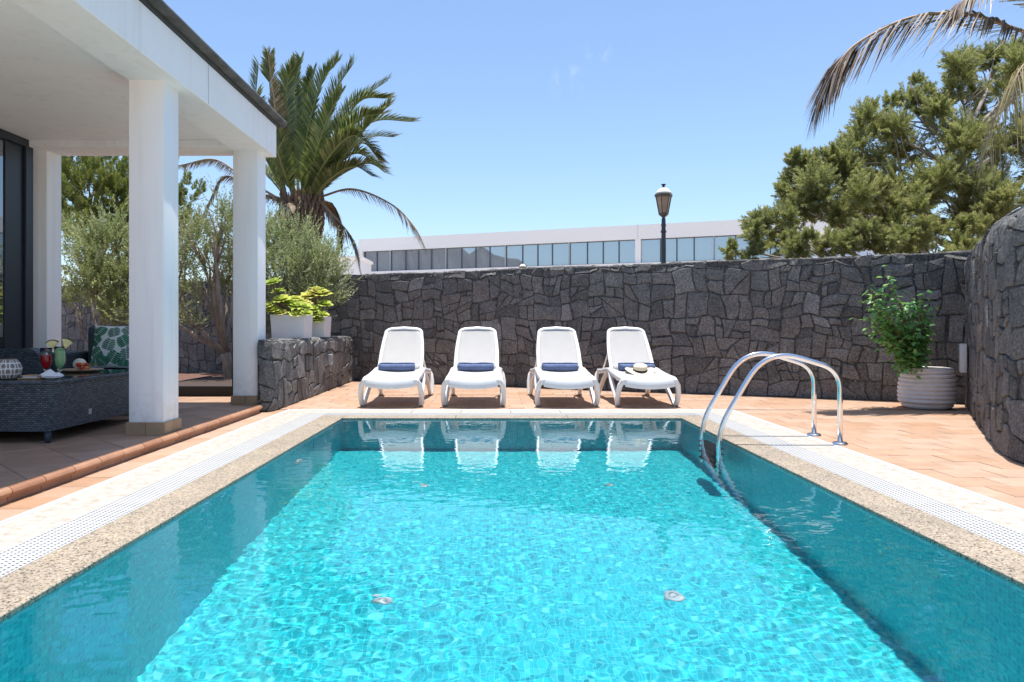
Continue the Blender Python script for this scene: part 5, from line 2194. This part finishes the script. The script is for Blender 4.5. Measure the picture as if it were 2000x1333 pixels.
# ================================================================== STREET LAMPS
def lamp(loc, label):
    L = thing('street_lamp', label, 'street lamp', loc, 0, 'lantern street lamps beyond the wall')
    m = MB()
    m.lathe([(0.10, 0), (0.10, 0.3), (0.06, 0.5), (0.056, 2.9), (0.05, 3.25)], 16)
    m.lathe([(0.05, 3.25), (0.066, 3.26), (0.066, 3.30), (0.05, 3.31), (0.048, 3.40), (0.062, 3.42), (0.05, 3.45), (0.044, 3.58), (0.03, 3.60)], 16)
    build(m, 'post', M['lamp_metal'], L, angle=50)
    b = 3.60
    m = MB()
    m.lathe([(0.03, b), (0.07, b + 0.03), (0.115, b + 0.07), (0.118, b + 0.10), (0.10, b + 0.10)], 6)
    m.lathe([(0.165, b + 0.47), (0.20, b + 0.47), (0.205, b + 0.485), (0.205, b + 0.525), (0.185, b + 0.53)], 6)
    for k in range(6):
        a = 2 * math.pi * k / 6
        m.tube([(0.105 * math.cos(a), 0.105 * math.sin(a), b + 0.09), (0.178 * math.cos(a), 0.178 * math.sin(a), b + 0.48)], 0.010, 6)
    build(m, 'lantern_frame', M['lamp_rim'], L)
    m = MB()
    m.lathe([(0.098, b + 0.10), (0.168, b + 0.472)], 6)
    build(m, 'lantern_glass', M['lamp_glass'], L)
    m = MB()
    m.lathe([(0.188, b + 0.531), (0.165, b + 0.58), (0.12, b + 0.635), (0.06, b + 0.672), (0.032, b + 0.682)], 24)
    build(m, 'dome', M['lamp_white'], L, smooth=True)
    m = MB()
    m.lathe([(0.030, b + 0.68), (0.045, b + 0.69), (0.024, b + 0.71), (0.024, b + 0.725), (0.052, b + 0.745), (0.055, b + 0.76), (0.0, b + 0.763)], 14)
    build(m, 'finial', M['black'], L, angle=50)
    return L


p = at(1296, 360, 16.8)
l1 = lamp((p.x, p.y, p.z - 4.363), 'lantern street lamp on a tall post above the stone wall')
p = at(1021, 513, 40)
l2 = copy_tree(l1)
l2.location = (p.x, p.y, p.z - 4.363)
l2['label'] = 'distant street lamp, only its white dome showing over the wall'

# ================================================================== OFFICE BUILDING BEYOND THE WALL
ob = thing('office_building', 'long low white building with a ribbon of glass panes beyond the wall', 'building')
E0 = Vector((-9.35, 50.0))
E1 = Vector((14.6, 40.45))
ed = (E1 - E0).normalized()
en = Vector((-ed.y, ed.x))
if en.y > 0:
    en = -en
ang = math.atan2(ed.y, ed.x)
LB = (E1 - E0).length + 6.0


def on_face(px):
    """distance along the facade at which a sight line meets it"""
    k = (px - 969) / 1440
    # E0 + s*ed, x = k*y
    return (k * E0.y - E0.x) / (ed.x - k * ed.y)


def fbox(m, s0, s1, n0, n1, z0, z1):
    q = []
    for z in (z0, z1):
        for nn in (n0, n1):
            for s in (s0, s1):
                p = E0 + ed * s + en * nn
                q.append((p.x, p.y, z))
    f = [(0, 2, 3, 1), (4, 5, 7, 6), (0, 1, 5, 4), (2, 6, 7, 3), (0, 4, 6, 2), (1, 3, 7, 5)]
    m.add(q, f)


ZT, ZWT, ZWB, ZB = 7.0, 6.17, 4.78, -0.3
m = MB()
fbox(m, 0, LB, -10, -0.32, ZB, ZT - 0.05)
build(m, 'building_body', M['facade'], ob)
m = MB()
fbox(m, 0, LB, -0.318, 0, ZWT, ZT)
build(m, 'parapet', M['facade'], ob)
m = MB()
fbox(m, 0, LB, -0.318, 0.12, ZB, ZWB)
build(m, 'sill_wall', M['facade'], ob)
m = MB()
fbox(m, 0, on_face(708), -0.318, -0.001, ZWB + 0.001, ZWT - 0.001)
build(m, 'end_pier', M['facade'], ob)
edges = [140, 195, 260, 327, 386, 446, 516, 585, 650, 715, 790, 866, 936, 1003, 1084, 1165, 1238, 1311, 1402, 1503, 1578, 1658, 1750, 1850, 1930, 2010, 2090, 2170]
S = [on_face(650 + e / 2.353) for e in edges]
piers = {2, 6, 10, 14, 18, 22}
for i in range(len(S) - 1):
    a, b = S[i], S[i + 1]
    ga = 0.17 if i in piers else 0.035
    gb = 0.17 if (i + 1) in piers else 0.035
    if i == 18:
        ga = 0.28
    if i + 1 == 18:
        gb = 0.28
    m = MB()
    fbox(m, a + 0.03, b - 0.03, -0.25, -0.23, ZWB + 0.03, ZWT - 0.03)
    w = build(m, 'pane', M['office_glass'], ob)
    m = MB()
    fbox(m, a + 0.005, a + 0.038, -0.26, -0.14, ZWB + 0.045, ZWT - 0.045)
    fbox(m, a + 0.005, b - 0.005, -0.26, -0.14, ZWT - 0.044, ZWT - 0.002)
    fbox(m, a + 0.005, b - 0.005, -0.26, -0.14, ZWB + 0.002, ZWB + 0.044)
    build(m, 'pane_frame', M['mullion'], w)
for i in piers:
    m = MB()
    hw = 0.16 if i == 18 else 0.035
    fbox(m, S[i] - hw, S[i] + hw, -0.228, -0.09 if i != 18 else -0.005, ZWB + 0.001, ZWT - 0.001)
    build(m, 'pier', M['facade'] if i == 18 else M['trim_grey'], ob)
m = MB()
p18 = E0 + ed * S[18]
fbox(m, S[18] - 0.03, S[18] + 0.03, -0.01, 0.008, ZWT, ZT + 0.01)
build(m, 'expansion_joint', M['white_plastic'], ob)
# low white block at its left
lb = thing('low_building', 'low plain white block at the left end of the long building', 'building')
p0, p1 = at(600, 505, 42), at(702, 505, 42)
m = MB()
m.box(p0.x, p1.x, 42, 46, -0.3, p1.z)
build(m, 'block', M['facade'], lb)
m = MB()
m.box(p0.x - 0.1, p1.x + 0.1, 41.9, 46.1, p1.z + 0.001, p1.z + 0.15)
build(m, 'coping', M['facade'], lb)

# ================================================================== TERRACE FURNITURE
def rpoly(x0, x1, y0, y1, r, n=6):
    """rounded rectangle outline, counter-clockwise"""
    out = []
    for (cx, cy, a0) in ((x1 - r, y0 + r, -90), (x1 - r, y1 - r, 0), (x0 + r, y1 - r, 90), (x0 + r, y0 + r, 180)):
        for k in range(n + 1):
            a = R(a0 + 90 * k / n)
            out.append((cx + r * math.cos(a), cy + r * math.sin(a)))
    return out


def prism(m, poly, z0, z1):
    n = len(poly)
    v = [(p[0], p[1], z0) for p in poly] + [(p[0], p[1], z1) for p in poly]
    f = [(i, (i + 1) % n, n + (i + 1) % n, n + i) for i in range(n)]
    f += [tuple(reversed(range(n))), tuple(range(n, 2 * n))]
    m.add(v, f)


tbl = thing('coffee_table', 'dark wicker coffee table with a black glass top behind the porch column', 'table', (-3.40, 5.62, TZ))
m = MB()
prism(m, rpoly(-0.85, 0.0, 0.0, 1.55, 0.05), 0.095, 0.462)
build(m, 'wicker_body', M['wicker'], tbl, angle=40)
m = MB()
m.tube([(p[0], p[1], 0.463) for p in rpoly(-0.852, 0.002, -0.002, 1.552, 0.055)] + [(0.002 - 0.055 + 0.0, -0.002, 0.463)], 0.016, 8)
build(m, 'wicker_rim', M['wicker'], tbl, smooth=True)
m = MB()
prism(m, rpoly(-0.835, -0.015, 0.015, 1.535, 0.04), 0.466, 0.482)
build(m, 'glass_top', M['dark_glass_top'], tbl)
for (x, y) in ((-0.045, 0.045), (-0.805, 0.045), (-0.045, 1.505), (-0.805, 1.505)):
    m = MB()
    m.lathe([(0.018, 0.0), (0.024, 0.03), (0.03, 0.10)], 10, (x, y, 0))
    build(m, 'leg', M['dark_frame'], tbl, smooth=True)
m = MB()
m.rbox(0.0, 0.004, 0.53, 0.572, 0.165, 0.21, 0.001)
build(m, 'brand_plate', M['trim_grey'], tbl)

sofa = thing('wicker_sofa', 'dark wicker sofa with rounded arm beside the glass door', 'sofa', (-4.75, 6.3, TZ))
m = MB()
m.rbox(-0.45, 0.42, -1.0, 0.62, 0.06, 0.30, 0.03, 2)
build(m, 'wicker_base', M['wicker'], sofa, angle=40)


def arm_panel(y0, y1, hgt=0.695):
    prof = [(-0.45, 0.05), (0.44, 0.05), (0.455, 0.40)]
    for k in range(7):
        a = R(90 * k / 6)
        prof.append((0.455 - 0.11 + 0.11 * math.cos(a), hgt - 0.11 + 0.11 * math.sin(a)))
    prof += [(-0.1, hgt - 0.01), (-0.45, hgt - 0.03)]
    n = len(prof)
    v = [(p[0], y0, p[1]) for p in prof] + [(p[0], y1, p[1]) for p in prof]
    f = [(i, (i + 1) % n, n + (i + 1) % n, n + i) for i in range(n)] + [tuple(reversed(range(n))), tuple(range(n, 2 * n))]
    q = MB()
    q.add(v, [tuple(reversed(t)) for t in f])
    return q


build(arm_panel(0.625, 0.75), 'arm', M['wicker'], sofa, angle=30)
m = MB()
m.rbox(-0.47, -0.36, -1.0, 0.62, 0.302, 0.75, 0.03, 2)
build(m, 'backrest', M['wicker'], sofa, angle=40)
m = MB()
m.rbox(-0.35, 0.43, -0.99, -0.19, 0.303, 0.455, 0.045, 3)
build(m, 'seat_cushion', M['dark_cushion'], sofa, angle=60)
m = MB()
m.rbox(-0.35, 0.43, -0.18, 0.615, 0.303, 0.455, 0.045, 3)
build(m, 'seat_cushion', M['dark_cushion'], sofa, angle=60)
m = MB()
for (x, y) in ((-0.4, -0.95), (0.4, -0.95), (-0.4, 0.68), (0.4, 0.68)):
    m.lathe([(0.02, 0), (0.028, 0.07)], 10, (x, y, 0))
build(m, 'legs', M['dark_frame'], sofa)

chair = thing('wicker_armchair', 'dark wicker armchair with high back holding a leaf print cushion', 'armchair', (-4.02, 7.85, TZ))
m = MB()
m.rbox(-0.44, 0.44, -0.42, 0.30, 0.07, 0.30, 0.03, 2)
build(m, 'wicker_base', M['wicker'], chair, angle=40)
m = MB()
m.rbox(-0.45, 0.45, 0.22, 0.34, 0.302, 0.90, 0.045, 3)
build(m, 'backrest', M['wicker'], chair, angle=60)
m = MB()
m.rbox(-0.40, 0.40, 0.10, 0.218, 0.46, 0.91, 0.05, 3)
build(m, 'back_cushion', M['dark_cushion'], chair, angle=60)
m = MB()
m.rbox(-0.40, 0.40, -0.42, 0.10, 0.303, 0.45, 0.045, 3)
build(m, 'seat_cushion', M['dark_cushion'], chair, angle=60)
for s in (-1, 1):
    m = MB()
    m.rbox(min(0.405 * s, 0.52 * s), max(0.405 * s, 0.52 * s), -0.42, 0.215, 0.302, 0.64, 0.045, 3)
    build(m, 'arm', M['wicker'], chair, angle=60)
m = MB()
for (x, y) in ((-0.4, -0.38), (0.4, -0.38), (-0.4, 0.26), (0.4, 0.26)):
    m.lathe([(0.02, 0), (0.028, 0.08)], 10, (x, y, 0))
build(m, 'legs', M['dark_frame'], chair)

# leaf print scatter cushion leaning on the chair back
cu = thing('scatter_cushion', 'white scatter cushion printed with green split leaves on the armchair', 'cushion', (-4.06, 7.79, TZ + 0.455))
cu.rotation_euler = (R(-14), 0, R(-3))
HWC, HHC = 0.245, 0.235


def cush(u, v, side):
    """u, v in -1..1 -> pillow surface"""
    k = (1 - u * u) ** 0.5 * (1 - v * v) ** 0.5 if abs(u) < 1 and abs(v) < 1 else 0.0
    pin = 1 - 0.06 * (1 - abs(v)) * 0 - 0.05 * (1 - u * u) * abs(v) ** 3
    pin2 = 1 - 0.05 * (1 - v * v) * abs(u) ** 3
    return Vector((u * HWC * pin2, side * (0.012 + 0.075 * k ** 0.8), HHC + v * HHC * pin))


m = MB()
nn = 16
for side in (-1, 1):
    vv = [cush(-1 + 2 * i / nn, -1 + 2 * j / nn, side) for j in range(nn + 1) for i in range(nn + 1)]
    ff = []
    for j in range(nn):
        for i in range(nn):
            a = j * (nn + 1) + i
            q = (a, a + 1, a + nn + 2, a + nn + 1)
            ff.append(q if side < 0 else tuple(reversed(q)))
    m.add(vv, ff)
rim = []
for t in range(4 * nn):
    k, r_ = divmod(t, nn)
    w = -1 + 2 * r_ / nn
    rim.append([(w, -1), (1, w), (-w, 1), (-1, -w)][k])
vv = [cush(u, v, -1) for u, v in rim] + [cush(u, v, 1) for u, v in rim]
k = len(rim)
m.add(vv, [(i, (i + 1) % k, k + (i + 1) % k, k + i) for i in range(k)])
build(m, 'cushion_cover', M['pale_cloth'], cu, smooth=True)


def monstera(cx, cy, r, rot, mb):
    """a generic split tropical leaf laid on the cushion face"""
    def P(a, b):
        x = cx + (a * math.cos(rot) - b * math.sin(rot)) * r
        y = cy + (a * math.sin(rot) + b * math.cos(rot)) * r
        x, y = max(-0.93, min(0.93, x)), max(-0.93, min(0.93, y))
        q = cush(x, y, -1)
        return (q.x, q.y - 0.003, q.z)
    n = 6
    for sg in (-1, 1):
        for i in range(n):
            t0 = -0.7 + 1.55 * i / n
            t1 = t0 + 1.55 / n * 0.55
            w = math.sqrt(max(0.05, 1 - ((t0 + 0.15) / 1.0) ** 2)) * 0.9
            fw = 0.28
            pts = [P(sg * 0.03, t0), P(sg * w * 0.55, t0 + fw * 0.35 - 0.08), P(sg * w, t0 + fw * 0.2), P(sg * w * 0.93, t1 + fw * 0.4), P(sg * w * 0.5, t1 + fw * 0.35), P(sg * 0.03, t1 + 0.06)]
            mb.add(pts, [(0, 1, 4, 5), (1, 2, 3, 4)] if sg > 0 else [(5, 4, 1, 0), (4, 3, 2, 1)])


lv = [(-0.55, 0.72, 0.34, 2.6, 0), (0.05, 0.62, 0.33, 0.3, 1), (0.62, 0.75, 0.30, 1.0, 1), (-0.72, 0.22, 0.34, 0.9, 0), (-0.08, 0.02, 0.36, -0.3, 1), (0.55, 0.2, 0.36, 0.6, 0),
      (-0.58, -0.35, 0.36, 2.2, 0), (0.18, -0.55, 0.38, -0.5, 0), (0.72, -0.38, 0.33, 0.2, 1), (-0.3, -0.75, 0.36, 0.8, 0), (0.6, -0.8, 0.3, 2.9, 0), (0.95, 0.0, 0.3, 1.4, 1), (-0.85, -0.8, 0.26, -0.4, 0),
      (-0.95, 0.7, 0.22, 0.4, 1)]
for (a, b, r, ro, kind) in lv:
    m = MB()
    monstera(a, b, r * 0.92, ro, m)
    build(m, 'leaf_print', M['print_grey' if kind else 'print_green'], cu)

# things on the table top
TT = TZ + 0.483


def glass_drink(x, y, drink, label, hgt, lvl):
    o = thing('cocktail_glass', label, 'drink', (x, y, TT), 0, 'cocktails on the coffee table')
    m = MB()
    s = hgt / 0.235
    prof = [(0.0, 0.0), (0.036, 0.0), (0.036, 0.004), (0.009, 0.012), (0.007, 0.035), (0.02, 0.055), (0.036, 0.09), (0.044, 0.13), (0.041, 0.19), (0.046, 0.235),
            (0.044, 0.235), (0.039, 0.19), (0.042, 0.13), (0.034, 0.09), (0.018, 0.058), (0.0, 0.05)]
    m.lathe([(r, z * s) for r, z in prof], 24)
    build(m, 'glass', M['clear_glass'], o, smooth=True)
    m = MB()
    body = [(0.0, 0.052), (0.017, 0.06), (0.033, 0.091), (0.041, 0.13), (0.0395, 0.16), (0.039, lvl), (0.0, lvl)]
    m.lathe([(r, z * s) for r, z in body], 24)
    build(m, 'liquid', M[drink], o, angle=50)
    return o


gr = glass_drink(-3.76, 6.16, 'red_drink', 'tall glass of red drink on the wicker table', 0.235, 0.175)
gg = glass_drink(-3.655, 6.18, 'green_drink', 'tall glass of pale green drink with pineapple on its rim', 0.245, 0.205)


def wedge(parent, loc, r, a0, a1, th, rot):
    """pineapple slice: flesh and green rind"""
    mtx = Matrix.Translation(loc) @ rot
    for (name, r0, r1, mat) in (('pineapple_flesh', 0.004, r, 'pineapple'), ('pineapple_rind', r + 0.0005, r + 0.009, 'rind')):
        m = MB()
        n = 8
        v = []
        for y in (-th / 2, th / 2):
            for rr_ in (r0, r1):
                for k in range(n + 1):
                    a = a0 + (a1 - a0) * k / n
                    v.append(mtx @ Vector((rr_ * math.cos(a), y, rr_ * math.sin(a))))
        f = []
        q = n + 1
        for k in range(n):
            f += [(k, k + 1, q + k + 1, q + k), (2 * q + k, 3 * q + k, 3 * q + k + 1, 2 * q + k + 1), (q + k, q + k + 1, 3 * q + k + 1, 3 * q + k), (k, 2 * q + k, 2 * q + k + 1, k + 1)]
        f += [(0, q, 3 * q, 2 * q), (n, 2 * q + n, 3 * q + n, q + n)]
        m.add(v, f)
        build(m, name, M[mat], parent)


wedge(gg, Vector((0.04, 0.0, 0.225)), 0.085, R(30), R(95), 0.014, Matrix.Rotation(R(-8), 4, 'Y'))
wedge(gr, Vector((0.045, 0.02, 0.225)), 0.07, R(60), R(150), 0.014, Matrix.Rotation(R(8), 4, 'Y'))

pl_ = thing('napkin_plate', 'small wooden coaster plates with folded white napkins under the drinks', 'plate', (-3.62, 5.84, TT))
m = MB()
m.rbox(-0.13, 0.03, -0.07, 0.07, 0.0, 0.010, 0.003)
m.rbox(-0.12, 0.02, -0.05, 0.08, 0.018, 0.028, 0.003)
build(m, 'wooden_plate', M['wood'], pl_)
m = MB()
m.rbox(-0.10, 0.01, -0.05, 0.06, 0.0101, 0.018, 0.002)
build(m, 'napkin', M['napkin'], pl_)
m = MB()
m.lathe([(0.0, 0.0), (0.04, 0.0), (0.075, 0.014), (0.073, 0.017), (0.04, 0.006), (0.0, 0.005)], 24, (0.105, 0.0, 0.0))
build(m, 'saucer', M['china'], pl_, smooth=True)
m = MB()
for (x, y, s, h) in ((0.05, 0.05, 0.06, 0.055), (0.09, 0.01, 0.05, 0.04), (0.12, 0.04, 0.045, 0.03)):
    m.add([(x - s, y - s, 0.02), (x + s, y - s * 0.7, 0.018), (x + s * 0.7, y + s, 0.02), (x - s * 0.8, y + s * 0.8, 0.02), (x + 0.01, y, 0.02 + h)],
          [(0, 1, 4), (1, 2, 4), (2, 3, 4), (3, 0, 4), (3, 2, 1, 0)])
build(m, 'folded_napkin', M['napkin'], pl_)

fp = thing('fruit_platter', 'wooden platter of strawberries, melon and cut fruit on the table', 'fruit platter', (-3.83, 6.80, TT))
m = MB()
m.lathe([(0.0, 0.0), (0.12, 0.0), (0.19, 0.018), (0.19, 0.024), (0.12, 0.008), (0.0, 0.008)], 32)
build(m, 'platter', M['wood'], fp, smooth=True)
rr = random.Random(4)
for k in range(11):
    a, q = rr.uniform(0, 6.28), rr.uniform(0.0, 0.10)
    m = MB()
    c = (0.02 + q * math.cos(a), -0.03 + q * math.sin(a) * 0.8, 0.032 + (0.03 if q < 0.05 else 0))
    m.lathe([(0.0, -0.024), (0.010, -0.016), (0.02, 0.0), (0.019, 0.012), (0.008, 0.02), (0.0, 0.02)], 10, c)
    build(m, 'strawberry', M['strawberry' if k % 3 else 'orange_fruit'], fp, smooth=True)
m = MB()
m.ball((-0.05, 0.07, 0.065), 0.06, 14, 9, (1.0, 0.8, 0.9))
build(m, 'melon', M['melon'], fp, smooth=True)
m = MB()
for k in range(8):
    a = k * 0.8
    m.add([(0.09, 0.02, 0.05), (0.09 + 0.05 * math.cos(a), 0.02 + 0.05 * math.sin(a), 0.075), (0.09 + 0.10 * math.cos(a + 0.1), 0.02 + 0.10 * math.sin(a + 0.1), 0.06), (0.09 + 0.05 * math.cos(a + 0.35), 0.02 + 0.05 * math.sin(a + 0.35), 0.068)], [(0, 1, 2, 3)])
build(m, 'leaves', M['pine'], fp)

vs = thing('patterned_vase', 'round taupe vase with white oval pattern at the table edge', 'vase', (-3.845, 5.80, TT))
m = MB()


def vr(z):
    return 0.045 + 0.055 * math.sin(math.pi * min(1, max(0, (z + 0.025) / 0.20)))


m.lathe([(0.0, 0.0), (0.06, 0.0)] + [(vr(z), z) for z in np.linspace(0.004, 0.155, 14)] + [(0.055, 0.158), (0.05, 0.14), (0.05, 0.03)], 36)
build(m, 'vase_body', M['vase_taupe'], vs, smooth=True)
m = MB()
for row in range(4):
    for k in range(10):
        a0 = 2 * math.pi * (k + 0.5 * (row % 2)) / 10
        zc = 0.02 + row * 0.042
        outer, inner = [], []
        for q in range(16):
            b = 2 * math.pi * q / 16
            for (lst, s) in ((outer, 1.0), (inner, 0.66)):
                z = zc + 0.028 * s * math.sin(b)
                z = min(0.153, max(0.006, z))
                aa = a0 + 0.25 * s * math.cos(b)
                r = vr(z) + 0.0018
                lst.append((r * math.cos(aa), r * math.sin(aa), z))
        m.add(outer + inner, [(q, (q + 1) % 16, 16 + (q + 1) % 16, 16 + q) for q in range(16)])
build(m, 'oval_pattern', M['vase_white'], vs)
